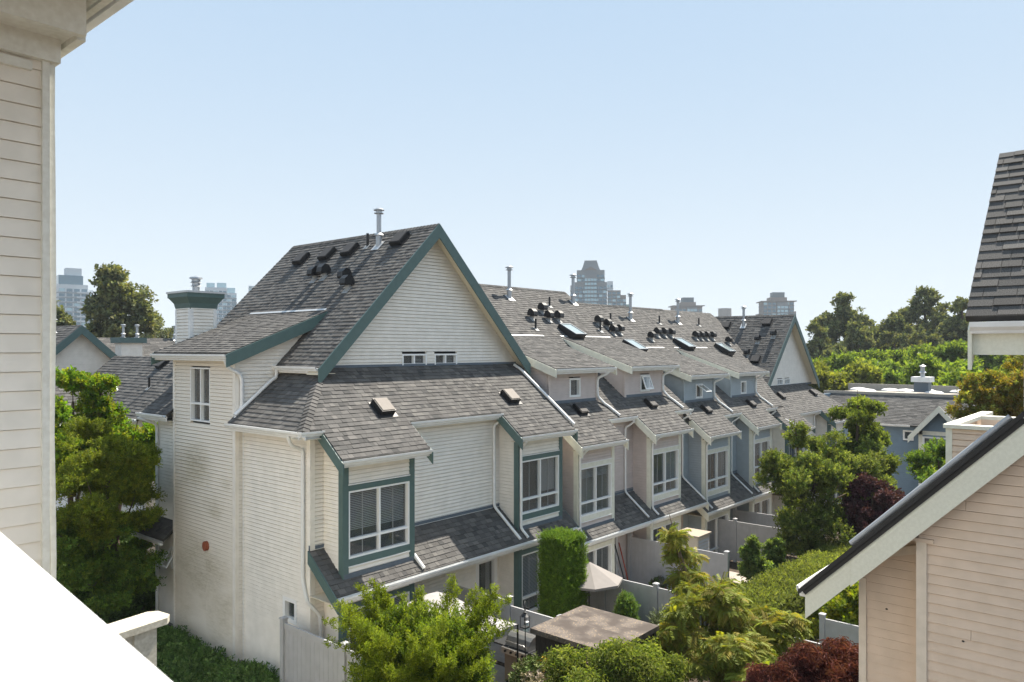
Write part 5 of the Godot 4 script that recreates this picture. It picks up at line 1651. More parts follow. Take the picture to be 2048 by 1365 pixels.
		tree("park_tree", q[4], "tree", P(x, -1.7, v), [[x, cy - 0.6, v, w * 0.75, 2.5, w * 0.7, 3.0], [x - w * 0.35, cy - 0.3, v + w * 0.5, w * 0.5, 2.0, w * 0.5, 1.5], [x + w * 0.4, cy - 0.2, v - w * 0.5, w * 0.5, 2.2, w * 0.5, 1.5], [x, 1.2, v, w * 0.7, 2.4, w * 0.7, 1.5]], 5200, big, lm, [Color(0.270, 0.282, 0.066), Color(0.203, 0.230, 0.051), Color(0.270, 0.300, 0.081)] if lime else [Color(0.158, 0.239, 0.052), Color(0.226, 0.300, 0.066), Color(0.218, 0.281, 0.055)], int(x), {"r": 0.25, "gap_freq": 0.3, "gap": -0.4, "group": "trees beyond the row", "clumps": 16})
	for q in [[125.1, 38.8, 16.6, 4.6, "tall greyish poplar with a ragged top beside the far gable"], [124.6, 31.7, 13.6, 3.2, "lower pointed poplar between the two tall ones"], [133.4, 29.2, 17.6, 4.2, "tallest slim poplar with a split crown"], [112.3, 38.3, 11.7, 3.4, "shorter poplar touching the far gable's ridge"], [125.3, 22.6, 15.0, 3.0, "dark poplar partly hidden by the peach house roof"], [118.0, 34.5, 12.0, 3.2, "bushy poplar in front of the tall pair"], [138.0, 24.8, 14.0, 3.6, "poplar behind the dark one"], [119.0, 30.0, 10.5, 4.2, "low spreading poplar filling the gap under the pointed one"], [129.0, 35.0, 11.5, 4.5, "low poplar at the foot of the ragged one"], [140.0, 31.0, 12.5, 4.5, "low poplar behind the split crown"], [121.0, 26.5, 11.0, 4.0, "low poplar in front of the dark one"]]:
		var x: float = q[0]; var v: float = q[1]; var h: float = q[2]; var w: float = q[3]
		tree("poplar_tree", q[4], "tree", P(x, -1.7, v), [[x, h - 2.2, v, w * 0.42, 2.2, w * 0.42, 1.2], [x + 0.4, h - 5.0, v - w * 0.4, w * 0.6, 2.8, w * 0.5, 2.0], [x, h - 5.5, v + w * 0.5, w * 0.55, 2.6, w * 0.5, 2.0], [x, h * 0.42, v, w * 0.85, h * 0.3, w * 0.8, 3.5], [x, 1.5, v, w * 0.9, 3.0, w * 0.9, 2.0]], 5200, big, lm2, G_GREY, int(x * 3), {"r": 0.35, "gap_freq": 0.3, "gap": 0.0, "group": "poplars beyond the row", "clumps": 34, "clump_size": 0.72})
	for q in [[32.3, 80.0, 16.3, 3.2, "big cottonwood in front of the glass tower"], [27.0, 83.0, 13.2, 2.2, "dark tree between the balcony wall and the cottonwood"], [49.6, 110.7, 12.8, 5.0, "low rounded tree behind the green capped chimney"], [44.0, 112.0, 10.5, 4.5, "low tree at the foot of the cottonwood"], [56.0, 108.0, 11.0, 4.5, "low tree partly behind the white chimney stack"], [24.5, 78.0, 11.0, 2.6, "yellowish tree under the dark one"]]:
		var x: float = q[0]; var v: float = q[1]; var h: float = q[2]; var w: float = q[3]
		tree("cottonwood_tree", q[4], "tree", P(x, 0, v), [[x - 0.6, h - 2.4, v, w * 0.5, 2.3, w * 0.5, 1.5], [x + w * 0.4, h - 4.6, v - 0.6, w * 0.6, 2.6, w * 0.6, 2.0], [x - w * 0.3, h - 5.4, v, w * 0.65, 2.8, w * 0.6, 2.0], [x, h * 0.4, v, w * 0.95, h * 0.3, w * 0.9, 3.5]], 4600, big, lm2, G_GREY if not "yellow" in q[4] else G_YEL, int(x * 5), {"r": 0.35, "gap_freq": 0.35, "gap": 0.0, "group": "trees behind the gabled neighbour houses", "clumps": 34, "clump_size": 0.72})

# ---------------------------------------------------------------- other houses
func simple_house(nm: String, label: String, at: Vector3, group := "") -> Node3D:
	return thing(nm, label, "house", at, group)

func shed_roof(th: Node, polys: Array):
	var roof := part("roof", th)
	var dm := MB.new()
	for p in polys: deck(dm, p, 0.09)
	put(dm, "deck", M.deck, roof)
	var list := []
	for p in polys: shingle(list, p, 0.16, 0.2, 0.42)
	emit_shingles(roof, list, 0)
	return roof

func far_houses():
	var W = M.siding_white
	# gabled white house past the left trees
	var h1 := simple_house("neighbour_house", "small white gabled house with green rake boards and one flue", P(13, 0, 38), "neighbour houses across the walk")
	siding(h1, face("S", 38.0), [Vector2(10.4, 2.0), Vector2(16.6, 2.0), Vector2(16.6, 6.1), Vector2(13.4, 9.1), Vector2(10.4, 6.2)], [], W, false, 0.12)
	for s in [-1.0, 1.0]: fascia(h1, P(13.4, 9.36, 37.6), P(13.4 + s * 3.3, 9.36 - 3.0, 37.6), 0.4, P(0, 0, -0.05), M.trim_green)
	shed_roof(h1, [[P(10.1, 6.36, 37.62), P(13.4, 9.36, 37.62), P(13.4, 9.36, 46), P(10.1, 6.36, 46)]])
	plain_roof(h1, [[P(16.7, 6.36, 37.62), P(13.4, 9.36, 37.62), P(13.4, 9.36, 46), P(16.7, 6.36, 46)]])
	plain_wall(h1, face("S", 38.05), 10.4, 16.6, 0, 2.0, W)
	plain_wall(h1, face("W", 10.4), 38.1, 46, 0, 6.4, W)
	flue(h1, P(12.7, 8.7, 39.0), Vector3(-0.7, 0.7, 0), 0.9)
	# dark slope that faces the walk, with a cross roof in front of it
	var h2 := simple_house("neighbour_house", "house with a long dark grey roof slope and a lower cross roof", P(13, 0, 33), "neighbour houses across the walk")
	var p2 := [[P(12.0, 5.7, 28.5), P(12.0, 5.7, 37.0), P(14.6, 7.95, 37.0), P(14.6, 7.95, 28.5)]]
	p2.append([P(10.6, 5.0, 31.2), P(13.2, 5.0, 31.2), P(13.2, 6.95, 33.2), P(10.6, 6.95, 33.2)])
	shed_roof(h2, p2)
	plain_roof(h2, [[P(17.2, 5.7, 28.5), P(17.2, 5.7, 37.0), P(14.6, 7.95, 37.0), P(14.6, 7.95, 28.5)], [P(10.6, 5.0, 35.2), P(13.2, 5.0, 35.2), P(13.2, 6.95, 33.2), P(10.6, 6.95, 33.2)]])
	siding(h2, face("W", 11.0), [Vector2(31.5, 0.0), Vector2(34.9, 0.0), Vector2(34.9, 5.1), Vector2(33.2, 6.8), Vector2(31.5, 5.1)], [], W, false, 0.12)
	plain_wall(h2, face("W", 12.4), 28.7, 36.9, 0, 5.9, W)
	plain_wall(h2, face("S", 28.8), 12.4, 16.9, 0, 5.9, W)
	plain_wall(h2, face("S", 31.5), 11.0, 13.0, 0, 5.2, W)
	for q in [[31.16, 5.0, 33.2, 6.95], [35.24, 5.0, 33.2, 6.95]]:
		fascia(h2, P(10.55, q[1] - 0.02, q[0]), P(10.55, q[3] - 0.02, q[2]), 0.28, Vector3(-0.05, 0, 0), M.trim_cream)
	pipe_run(h2, [P(13.0, 6.75, 32.9), P(12.9, 5.1, 31.15)], 0.06, "valley_flashing", M.flash)
	gutter(h2, P(12.0, 5.6, 28.5), P(12.0, 5.6, 31.2), Vector3(-1, 0, 0))
	var nL := Vector3(-2.25, 2.6, 0).normalized()
	for q in [[14.2, 31.2], [14.25, 29.6]]: box_vent(h2, P(q[0], 7.95 - (14.6 - q[0]) * 0.865, q[1]), nL)
	stub(h2, P(13.2, 6.74, 30.2), nL)
	var h3 := simple_house("neighbour_house", "house with a pale brown roof and a green capped chimney", P(24, 0, 50), "neighbour houses across the walk")
	shed_roof(h3, [[P(14.0, 6.4, 50.0), P(34.0, 6.4, 50.0), P(34.0, 9.0, 53.2), P(14.0, 9.0, 53.2)]])
	plain_roof(h3, [[P(14.0, 6.4, 56.4), P(34.0, 6.4, 56.4), P(34.0, 9.0, 53.2), P(14.0, 9.0, 53.2)]])
	plain_wall(h3, face("S", 50.3), 14.2, 33.8, 0, 6.6, W)
	plain_wall(h3, face("W", 14.2), 50.3, 56, 0, 6.6, W)
	var n3 := Vector3(0, 3.2, 2.6).normalized()
	for x in [17.3, 19.0, 26.5]: box_vent(h3, P(x, 8.45, 52.5), n3, null, 0.6, 0.5, 0.2)
	for x in [21.5, 22.4, 25.0]: flue(h3, P(x, 8.95, 53.1), n3, 0.9)
	var c3 := part("chimney", h3)
	var cm := MB.new()
	cm.cbox(P(20.3, 6.6, 50.4), P(21.6, 8.7, 51.4))
	put(cm, "stack", W, c3)
	cm = MB.new()
	cm.prism([P(20.1, 8.65, 50.2), P(21.8, 8.65, 50.2), P(21.8, 8.65, 51.6), P(20.1, 8.65, 51.6)], Vector3(0, 0.35, 0))
	put(cm, "cap", M.trim_green, c3)
	# steel blue house across the far end of the courtyard
	var b := simple_house("blue_house", "steel blue house with white trimmed gable across the courtyard's end", P(54, -1.7, 14))
	var ex := 53.6
	var ga := 10.75
	shed_roof(b, [[P(ex, 3.35, 8.6), P(ex, 3.35, 18.9), P(56.4, 5.15, 18.9), P(56.4, 5.15, 8.6)],
		[P(ex - 0.9, 4.72, ga), P(ex - 0.9, 2.84, ga + 1.65), P(ex + 0.2, 2.84, ga + 1.65), P(ex + 2.2, 4.72, ga)],
		[P(ex - 0.9, 4.72, ga), P(ex - 0.9, 2.84, ga - 1.65), P(ex + 0.2, 2.84, ga - 1.65), P(ex + 2.2, 4.72, ga)]])
	siding(b, face("W", 54.0), [Vector2(8.9, -1.9), Vector2(18.6, -1.9), Vector2(18.6, 3.4), Vector2(8.9, 3.4)], [[12.47, 2.35, 13.1, 3.0], [15.3, -1.7, 16.4, 2.0]], M.siding_steel, false, 0.12)
	siding(b, face("W", 53.3), [Vector2(ga - 1.25, -1.9), Vector2(ga + 1.25, -1.9), Vector2(ga + 1.25, 3.1), Vector2(ga, 4.55), Vector2(ga - 1.25, 3.1)], [[ga - 1.05, 0.9, ga + 1.05, 2.75]], M.siding_steel, false, 0.12)
	plain_wall(b, face("N", ga + 1.25), 53.3, 54.0, -1.9, 3.1, M.siding_steel, "side_wall")
	plain_wall(b, face("S", ga - 1.25), 53.3, 54.0, -1.9, 3.1, M.siding_steel, "side_wall")
	window(b, face("W", 54.0), 12.47, 13.1, 2.35, 3.0, {"fw": 0.1})
	window(b, face("W", 54.0), 15.3, 16.4, -1.7, 2.0, {"fw": 0.1}).name = "entry_door"
	window(b, face("W", 53.3), ga - 1.05, ga + 1.05, 0.9, 2.75, {"fw": 0.1, "cols": [0.5]})
	for q in [ga + 1.75, ga - 1.75]:
		fascia(b, P(ex - 0.95, 4.76, ga), P(ex - 0.95, 2.76, q), 0.42, Vector3(-0.05, 0, 0), M.trim_cream)
	bar(b, face("W", 53.3), ga - 1.25, ga + 1.25, 2.85, 3.1, M.trim_cream, "head_board")
	bar(b, face("W", 53.3), ga + 1.05, ga + 1.28, -1.9, 3.1, M.trim_cream, "corner_board")
	bar(b, face("W", 54.0), 15.0, 15.2, -1.9, 3.2, M.trim_cream, "corner_board")
	gutter(b, P(ex, 3.25, 12.6), P(ex, 3.25, 18.9), Vector3(-1, 0, 0))
	pipe_run(b, [P(ex, 3.2, 14.5), P(53.9, 2.9, 14.5), P(53.93, 2.6, 14.5), P(53.93, -1.6, 14.5)], 0.05)
	var fl := MB.new()
	fl.cbox(P(56.4, 4.95, 9.5), P(62.0, 5.1, 18.6))
	put(fl, "flat_roof", M.conc, b)
	fl = MB.new()
	fl.cbox(P(56.3, 5.1, 8.6), P(56.5, 5.28, 18.9)); put(fl, "parapet", M.found, b)
	fl = MB.new()
	fl.cbox(P(61.8, 5.1, 8.6), P(62.0, 5.6, 18.9)); put(fl, "parapet", M.found, b)
	fl = MB.new()
	fl.cbox(P(56.5, 5.3, 9.4), P(61.8, 5.6, 9.6)); put(fl, "parapet", M.gutter_white, b)
	plain_wall(b, face("E", 62.0), 9.5, 18.6, -1.9, 5.15, M.siding_steel)
	plain_wall(b, face("S", 9.6), 54.0, 62.0, -1.9, 3.3, M.siding_steel)
	plain_wall(b, face("N", 18.5), 54.0, 62.0, -1.9, 5.1, M.siding_steel)
	var r2 := RandomNumberGenerator.new(); r2.seed = 9
	for i in 7:
		var dm := MB.new()
		dm.lathe(P(57.3 + r2.randf() * 3.0, 5.3, 11.0 + i * 1.05), [Vector2(0.6, 0), Vector2(0.45, 0.1), Vector2(0.0, 0.15)], 10)
		put(dm, "dome_skylight", M.flash, b)
	var cc := part("chimney", b)
	cm = MB.new(); cm.cbox(P(57.6, 5.3, 12.4), P(58.5, 6.0, 13.3)); put(cm, "stack", M.lead, cc)
	cm = MB.new(); cm.cbox(P(57.45, 6.0, 12.25), P(58.65, 6.35, 13.45)); put(cm, "cap", M.gutter_white, cc)
	cm = MB.new(); cm.lathe(P(58.05, 6.35, 12.85), [Vector2(0.14, 0), Vector2(0.14, 0.25), Vector2(0.25, 0.3), Vector2(0.14, 0.4), Vector2(0.14, 0.7), Vector2(0.24, 0.74), Vector2(0.0, 0.85)], 10); put(cm, "flue_cap", M.metal, cc)
	# roof deck parapet of the next peach house
	var d := simple_house("peach_townhouse", "peach sided roof terrace with a white cap beyond the rake board", P(22.6, 0, 4.4))
	siding(d, face("W", 22.6), [Vector2(1.0, 3.0), Vector2(4.4, 3.0), Vector2(4.4, 6.2), Vector2(1.0, 6.2)], [], M.siding_peach, false, 0.16)
	siding(d, face("N", 4.4), [Vector2(22.6, 3.0), Vector2(28.0, 3.0), Vector2(28.0, 6.2), Vector2(22.6, 6.2)], [], M.siding_peach, false, 0.16)
	plain_wall(d, face("W", 22.65), 1.0, 4.4, -0.6, 3.0, M.siding_peach, "lower_wall")
	plain_wall(d, face("N", 4.35), 22.65, 28.0, -0.6, 3.0, M.siding_peach, "lower_wall")
	bar(d, face("W", 22.6), 4.3, 4.45, 0.0, 6.2, M.trim_cream, "corner_board")
	for q in [[22.5, 22.85, 0.9, 4.5], [22.85, 28.0, 4.2, 4.5], [26.0, 26.3, 0.9, 4.2]]:
		cm = MB.new()
		cm.cbox(P(q[0], 6.2, q[2]), P(q[1], 6.3, q[3]))
		put(cm, "parapet_cap", M.trim_cream, d)
	cm = MB.new(); cm.cbox(P(22.7, 5.3, 1.0), P(28.0, 5.4, 4.3)); put(cm, "terrace_floor", M.conc, d)
	cm = MB.new(); cm.cbox(P(26.0, 5.4, 1.0), P(26.25, 6.2, 4.2)); put(cm, "inner_wall", M.siding_peach, d)

# ---------------------------------------------------------------- towers, far off; built round their own axes and turned
var unit_box: BoxMesh
func tower_block(th: Node3D, cx: float, cz: float, w: float, dep: float, y0: float, y1: float, mt, glass, nwin: int, fl := 3.1, win_from := 30.0):
	var m := BoxMesh.new(); m.size = Vector3(w, y1 - y0, dep)
	var o := MeshInstance3D.new(); o.name = "wall"; o.mesh = m; o.material_override = mt
	o.position = Vector3(cx, (y0 + y1) * 0.5, cz)
	th.add_child(o, true)
	if unit_box == null: unit_box = BoxMesh.new()
	var k := int(ceil(maxf(win_from, y0) / fl))
	while (k + 1) * fl < y1 - 0.2:
		var yy := k * fl + 1.75
		for i in nwin:
			var ww := w / nwin
			var p := MeshInstance3D.new(); p.name = "window"; p.mesh = unit_box; p.material_override = glass if (i * 7 + k * 3) % 5 != 0 else M.tower_pane_light
			p.transform = Transform3D(Basis.from_scale(Vector3(ww * 0.78, fl * 0.62, 0.3)), Vector3(cx - w * 0.5 + ww * (i + 0.5), yy, cz + dep * 0.5))
			th.add_child(p, true)
		var sl := MeshInstance3D.new(); sl.name = "floor_slab"; sl.mesh = unit_box; sl.material_override = M.tower_slab
		sl.transform = Transform3D(Basis.from_scale(Vector3(w + 0.5, 0.35, dep + 0.6)), Vector3(cx, k * fl + 0.1, cz))
		th.add_child(sl, true)
		k += 1

func tbox(th: Node3D, nm: String, c: Vector3, s: Vector3, mt):
	var m := BoxMesh.new(); m.size = s
	var o := MeshInstance3D.new(); o.name = nm; o.mesh = m; o.material_override = mt; o.position = c
	th.add_child(o, true)

func tower_at(label: String, x: float, v: float, turn := 0.0) -> Node3D:
	var th := thing("apartment_tower", label, "tower", P(x, -2.0, v), "distant apartment towers")
	th.rotation.y = atan2(-x, v) + turn
	return th

func towers():
	mat("tower_grey", hex(116, 118, 120), 0.8)
	mat("tower_brown", hex(120, 108, 100), 0.8)
	mat("tower_slab", hex(84, 96, 104), 0.7)
	mat("tower_light", hex(196, 202, 206), 0.7)
	mat("tower_pane", hex(84, 112, 128), 0.15, null, 1.0, 0.4)
	mat("tower_pane_light", hex(150, 178, 188), 0.15, null, 1.0, 0.4)
	mat("copper_roof", hex(120, 150, 140), 0.7)
	var gl = M.tower_pane
	var t := tower_at("glass and stone tower with a mansard crown", 494.4, 345.6)
	tower_block(t, 0, 0, 25, 20, 0, 62, M.tower_grey, gl, 8)
	tower_block(t, 0, 0, 21.5, 17, 62, 71.5, M.tower_grey, gl, 6)
	tower_block(t, 0, 1.0, 9.5, 20, 40, 68, M.tower_grey, M.tower_pane_light, 4)
	tower_block(t, -13.6, -2, 4.5, 12, 0, 60, M.tower_brown, gl, 1)
	var mm := MB.new()
	var rr := [[7.4, 71.5], [6.3, 74.0], [4.9, 78.6], [4.6, 79.0]]
	for i in 3:
		for k in 4:
			var c0 := []; var c1 := []
			for e in [[-1, 1], [1, 1], [1, -1], [-1, -1]]:
				c0.append(Vector3(e[0] * rr[i][0], rr[i][1], e[1] * rr[i][0])); c1.append(Vector3(e[0] * rr[i + 1][0], rr[i + 1][1], e[1] * rr[i + 1][0]))
			mm.quad(c0[k], c0[(k + 1) % 4], c1[(k + 1) % 4], c1[k])
	mm.cbox(Vector3(-4.9, 78.7, -4.9), Vector3(4.9, 79.4, 4.9))
	var mo := MeshInstance3D.new(); mo.name = "mansard_roof"; mo.mesh = mm.mesh(); mo.material_override = M.tower_grey; t.add_child(mo)
	var pm := MB.new()
	pm.prism([Vector3(-5, 71.5, 8.9), Vector3(5, 71.5, 8.9), Vector3(0, 74.2, 8.9)], Vector3(0, 0, -3))
	var po := MeshInstance3D.new(); po.name = "pediment"; po.mesh = pm.mesh(); po.material_override = M.tower_brown; t.add_child(po)
	t = tower_at("stepped stone tower right behind the mansard tower", 552.0, 359.0)
	tower_block(t, -2, 0, 11, 12, 0, 60, M.tower_brown, gl, 3)
	tower_block(t, 5.5, 0, 5, 10, 0, 56, M.tower_brown, gl, 2)
	tower_block(t, -5.5, -1, 5, 10, 60, 68, M.tower_light, gl, 2)
	t = tower_at("low block with a green copper roof", 600.0, 378.0)
	tower_block(t, 0, 0, 16, 12, 0, 46, M.tower_brown, gl, 5)
	tbox(t, "copper_roof", Vector3(-2, 48.5, 0), Vector3(9, 5, 8), M.copper_roof)
	for q in [["brown tower with wide eaves and a dark plant room", 634.3, 336.7, 49.0, 29.0], ["brown tower with wide eaves, tallest beside the far gable", 639.3, 254.5, 50.0, 29.0]]:
		t = tower_at(q[0], q[1], q[2], 0.2)
		var h: float = q[3]
		tower_block(t, 0, 0, q[4] - 4.0, 20, 0, h, M.tower_brown, gl, 7, 3.1, 22.0)
		tower_block(t, 3, 1.2, 9, 20, 0, h - 1.0, M.tower_grey, M.tower_pane_light, 3, 3.1, 22.0)
		tower_block(t, q[4] * 0.5 - 0.5, -2, 3.2, 12, 0, h - 8, M.tower_brown, gl, 1, 3.1, 22.0)
		tower_block(t, -q[4] * 0.5 + 0.5, -2, 3.2, 12, 0, h - 10, M.tower_brown, gl, 1, 3.1, 22.0)
		tbox(t, "eave_slab", Vector3(0, h + 0.3, 0), Vector3(q[4], 0.7, 24), M.tower_brown)
		tbox(t, "upper_storey", Vector3(0.5, h + 2.2, 0), Vector3(14, 3.2, 14), M.tower_brown)
		tbox(t, "plant_room", Vector3(1.0, h + 6.0, 0), Vector3(10, 4.4, 10), M.tower_slab)
	t = tower_at("low tower with a ribbed round plant room", 845.5, 398.3)
	tower_block(t, 0, 0, 26, 20, 0, 44, M.tower_grey, gl, 6, 3.1, 30.0)
	tower_block(t, 0, 0, 19, 16, 44, 48.5, M.tower_grey, gl, 5, 3.1, 30.0)
	var cy := CylinderMesh.new(); cy.top_radius = 7.6; cy.bottom_radius = 7.6; cy.height = 9.5; cy.radial_segments = 24
	var co := MeshInstance3D.new(); co.name = "plant_room"; co.mesh = cy; co.material_override = M.tower_brown; co.position = Vector3(0, 53.2, 0); t.add_child(co)
	t = tower_at("blue glass tower with curved white balconies behind the cottonwood", 188.3, 546.5, 0.15)
	tower_block(t, 0, 0, 17, 16, 0, 52, M.tower_light, gl, 4, 3.1, 20.0)
	tower_block(t, 8.5, 1, 6, 12, 0, 49, M.tower_light, M.tower_pane_light, 2, 3.1, 20.0)
	tbox(t, "penthouse", Vector3(-1, 55.0, 0), Vector3(14, 6.0, 12), M.tower_pane)
	tbox(t, "plant_room", Vector3(1, 60.0, 0), Vector3(9, 6.0, 8), M.tower_light)
	for k in 9: tbox(t, "balcony", Vector3(6.5, 22.0 + k * 3.1, 8.6), Vector3(9.5, 1.1, 3.0), M.tower_light)
	t = tower_at("blue glass tower with a curved edge behind the chimney", 303.0, 566.8)
	tower_block(t, -3, 0, 16, 16, 0, 58, M.tower_light, gl, 5, 3.1, 20.0)
	tower_block(t, 8, 0, 8, 14, 0, 54, M.tower_light, gl, 2, 3.1, 20.0)
	tower_block(t, 13, -1, 3.5, 11, 0, 46, M.tower_light, M.tower_pane_light, 1, 3.1, 20.0)
	for e in [[-7, 60, 6, 3.5], [1, 60, 7, 4.0], [8, 56, 6, 4.5]]: tbox(t, "plant_room", Vector3(e[0], e[1], 0), Vector3(e[2], e[3], 8), M.tower_pane_light)
	t = tower_at("pale glass tower just showing past the steep roof's ridge", 483.0, 817.0)
	tower_block(t, 0, 0, 19, 16, 0, 84, M.tower_light, gl, 5, 3.1, 50.0)

# ---------------------------------------------------------------- yards
var post_mesh: ArrayMesh
func fence(label: String, x: float, vs: Array, tops: Array, group := "grey vinyl fences of the yards", along_x := false, y_of := 0.0):
	# posts at each v (or each x when along_x), panels of vertical boards between them
	var g0 := ground_y(x if not along_x else vs[0])
	var at: Vector3 = P(x, g0, vs[0]) if not along_x else P(vs[0], g0, x)
	var th := thing("vinyl_fence", label, "fence", at, group)
	var pt := func(a: float, y: float) -> Vector3: return P(a, y, x) if along_x else P(x, y, a)
	for i in vs.size():
		var p: Vector3 = pt.call(vs[i], g0 - 0.1)
		var top: float = tops[i]
		var m := MB.new()
		m.cbox(p + Vector3(-0.065, 0, -0.065), Vector3(p.x + 0.065, top + 0.08, p.z + 0.065))
		var po := put(m, "post", M.fence, th)
		m = MB.new()
		var c := Vector3(p.x, top + 0.08, p.z)
		var s := 0.08
		m.cbox(c + Vector3(-s, 0, -s), c + Vector3(s, 0.035, s))
		for k in 4:
			var a := c + Vector3([-s, s, s, -s][k] * 0.95, 0.035, [s, s, -s, -s][k] * 0.95)
			var j := (k + 1) % 4
			var b := c + Vector3([-s, s, s, -s][j] * 0.95, 0.035, [s, s, -s, -s][j] * 0.95)
			m.tri(a, b, c + Vector3(0, 0.07, 0))
		put(m, "cap", M.fence, po)
	for i in vs.size() - 1:
		var a0: float = vs[i]; var a1: float = vs[i + 1]
		var sg := signf(a1 - a0)
		var t0: float = minf(tops[i], tops[i + 1])
		var pn := part("panel", th)
		var dr: Vector3 = (pt.call(a1, 0.0) - pt.call(a0, 0.0)).normalized()
		var nn := dr.cross(Vector3.UP)
		var s0: Vector3 = pt.call(a0 + sg * 0.065, 0.0); var s1: Vector3 = pt.call(a1 - sg * 0.065, 0.0)
		var L := s0.distance_to(s1)
		for e in [[t0 - 0.13, t0], [g0 + 0.06, g0 + 0.2]]:
			var m := MB.new()
			m.box(s0 + Vector3(0, e[0], 0) - nn * 0.024, dr * L, Vector3(0, e[1] - e[0], 0), nn * 0.048)
			put(m, "rail", M.fence, pn)
		var nb := int(round(L / 0.17))
		for k in nb:
			var m := MB.new()
			m.box(s0 + dr * (L * k / nb + 0.003) + Vector3(0, g0 + 0.2, 0) - nn * 0.011, dr * (L / nb - 0.006), Vector3(0, t0 - 0.13 - g0 - 0.2, 0), nn * 0.022)
			put(m, "board", M.fence, pn)
		var fl := MB.new()
		fl.box(s0 + Vector3(0, g0 + 0.2, 0) - nn * 0.004, dr * L, Vector3(0, t0 - 0.33 - g0, 0), nn * 0.008)
		put(fl, "backing", M.fence, pn)
	return th

func yards():
	fence("grey vinyl fence beside the small window of the end house", 10.0, [15.75, 13.4, 11.2, 9.0], [1.85, 1.85, 1.85, 1.85])
	fence("grey vinyl fence between the sun canopy and the clipped cedar", 15.15, [15.3, 13.2, 11.5], [1.62, 1.62, 1.5])
	fence("grey vinyl fence behind the market umbrella", 19.3, [15.3, 13.0, 11.2, 9.7], [1.4, 1.4, 1.4, 1.4])
	fence("grey vinyl fence with garden tools leaning beside it", 24.35, [15.25, 13.3, 11.4], [1.27, 1.27, 1.27])
	fence("grey vinyl fence behind the pale storage cabinet", 30.5, [15.3, 13.9, 11.8], [0.98, 0.98, 0.98])
	fence("grey vinyl fence below the blue grey houses' last bays", 33.3, [15.2, 13.1, 11.2], [0.85, 0.85, 0.85])
	fence("grey vinyl fence panel closing the yard behind the dark shed", 9.7, [15.3, 17.2, 19.2], [1.35, 1.35, 1.35], "grey vinyl fences of the yards", true)
	fence("low grey fence with its post beside the red maple", 18.77, [7.5, 5.6], [1.15, 1.15])
	fence("low grey fence with its post next to the peach wall's edge", 20.6, [6.95, 5.2], [1.15, 1.15])
	# storage shed
	var sh := thing("storage_shed", "dark brown storage shed with a flat litter-strewn roof", "shed", P(14.2, -0.1, 9.9))
	var m := MB.new()
	m.cbox(P(13.25, 1.86, 8.8), P(15.3, 1.97, 10.92))
	put(m, "roof", M.shed_roof, sh)
	for i in 14:
		m = MB.new()
		m.cbox(P(13.36, -0.2, 8.9 + i * 0.14), P(13.39, 1.86, 8.9 + i * 0.14 + 0.134))
		put(m, "wall_board", M.shed_wood, sh)
	m = MB.new(); m.cbox(P(13.4, -0.2, 8.92), P(15.2, 1.86, 10.8)); put(m, "core", M.shed_wood, sh)
	for i in 11:
		m = MB.new()
		m.box(P(13.5, 0.1 + i * 0.15, 8.86), Vector3(1.65, 0, 0), P(0, 0.1, 0.03), P(0, 0.012, -0.01))
		put(m, "louvre_slat", M.shed_wood, sh)
	for q in [13.36, 15.16]:
		m = MB.new(); m.cbox(P(q, -0.2, 8.84), P(q + 0.08, 1.86, 8.92)); put(m, "corner_post", M.shed_wood, sh)
	# sun canopy
	var ca := thing("sun_canopy", "pale fabric sun canopy on thin poles over the first patio", "canopy", P(11.9, 0, 12.5))
	m = MB.new()
	var cz := []
	for i in 9:
		var row := []
		for j in 9:
			var u := i / 8.0; var w := j / 8.0
			var sag := -0.1 * sin(PI * u) * sin(PI * w) + 0.26 * exp(-pow((u - 0.78) * 2.4, 2) - pow((w - 0.85) * 2.4, 2)) + 0.03 * sin(u * 9 + w * 5)
			row.append(P(10.75 + 2.45 * u, 1.98 + sag, 11.25 + 2.65 * w))
		cz.append(row)
	for i in 8:
		for j in 8: m.quad(cz[i][j], cz[i + 1][j], cz[i + 1][j + 1], cz[i][j + 1])
	put(m, "fabric", M.cloth, ca)
	for q in [[0, 0], [8, 0], [0, 8], [8, 8]]:
		m = MB.new()
		var tp: Vector3 = cz[q[0]][q[1]]
		m.tube([Vector3(tp.x, -0.05, tp.z), tp], 0.022, 8)
		put(m, "pole", M.iron, ca)
	# market umbrella
	var um := thing("market_umbrella", "beige market umbrella open behind the clipped cedar", "umbrella", P(18.5, -0.3, 12.7))
	m = MB.new()
	var apex := P(18.3, 2.05, 12.85)
	for k in 8:
		var t0 := TAU * k / 8.0; var t1 := TAU * (k + 1) / 8.0
		var a := apex + Vector3(cos(t0) * 1.0, -0.5, sin(t0) * 1.0); var b := apex + Vector3(cos(t1) * 1.0, -0.5, sin(t1) * 1.0)
		m.tri(apex, b, a)
		m.quad(a, b, b + Vector3(0, -0.07, 0), a + Vector3(0, -0.07, 0))
	put(m, "canopy", M.cloth_grey, um)
	m = MB.new(); m.tube([P(18.3, -0.3, 12.85), apex + Vector3(0, 0.08, 0)], 0.022, 8); put(m, "pole", M.iron, um)
	for k in 8:
		m = MB.new()
		var t0 := TAU * k / 8.0
		m.tube([apex + Vector3(0, -0.03, 0), apex + Vector3(cos(t0) * 0.98, -0.52, sin(t0) * 0.98)], 0.008, 5)
		put(m, "rib", M.iron, um)
	m = MB.new(); m.lathe(P(18.3, -0.27, 12.85), [Vector2(0.3, 0), Vector2(0.3, 0.06), Vector2(0.05, 0.12), Vector2(0.0, 0.12)], 14); put(m, "base", M.iron, um)
	# barbecue
	var bq := thing("gas_barbecue", "stainless gas barbecue with its lid closed beside the dark shed", "barbecue", P(14.5, 0, 12.3))
	m = MB.new()
	var lid := []
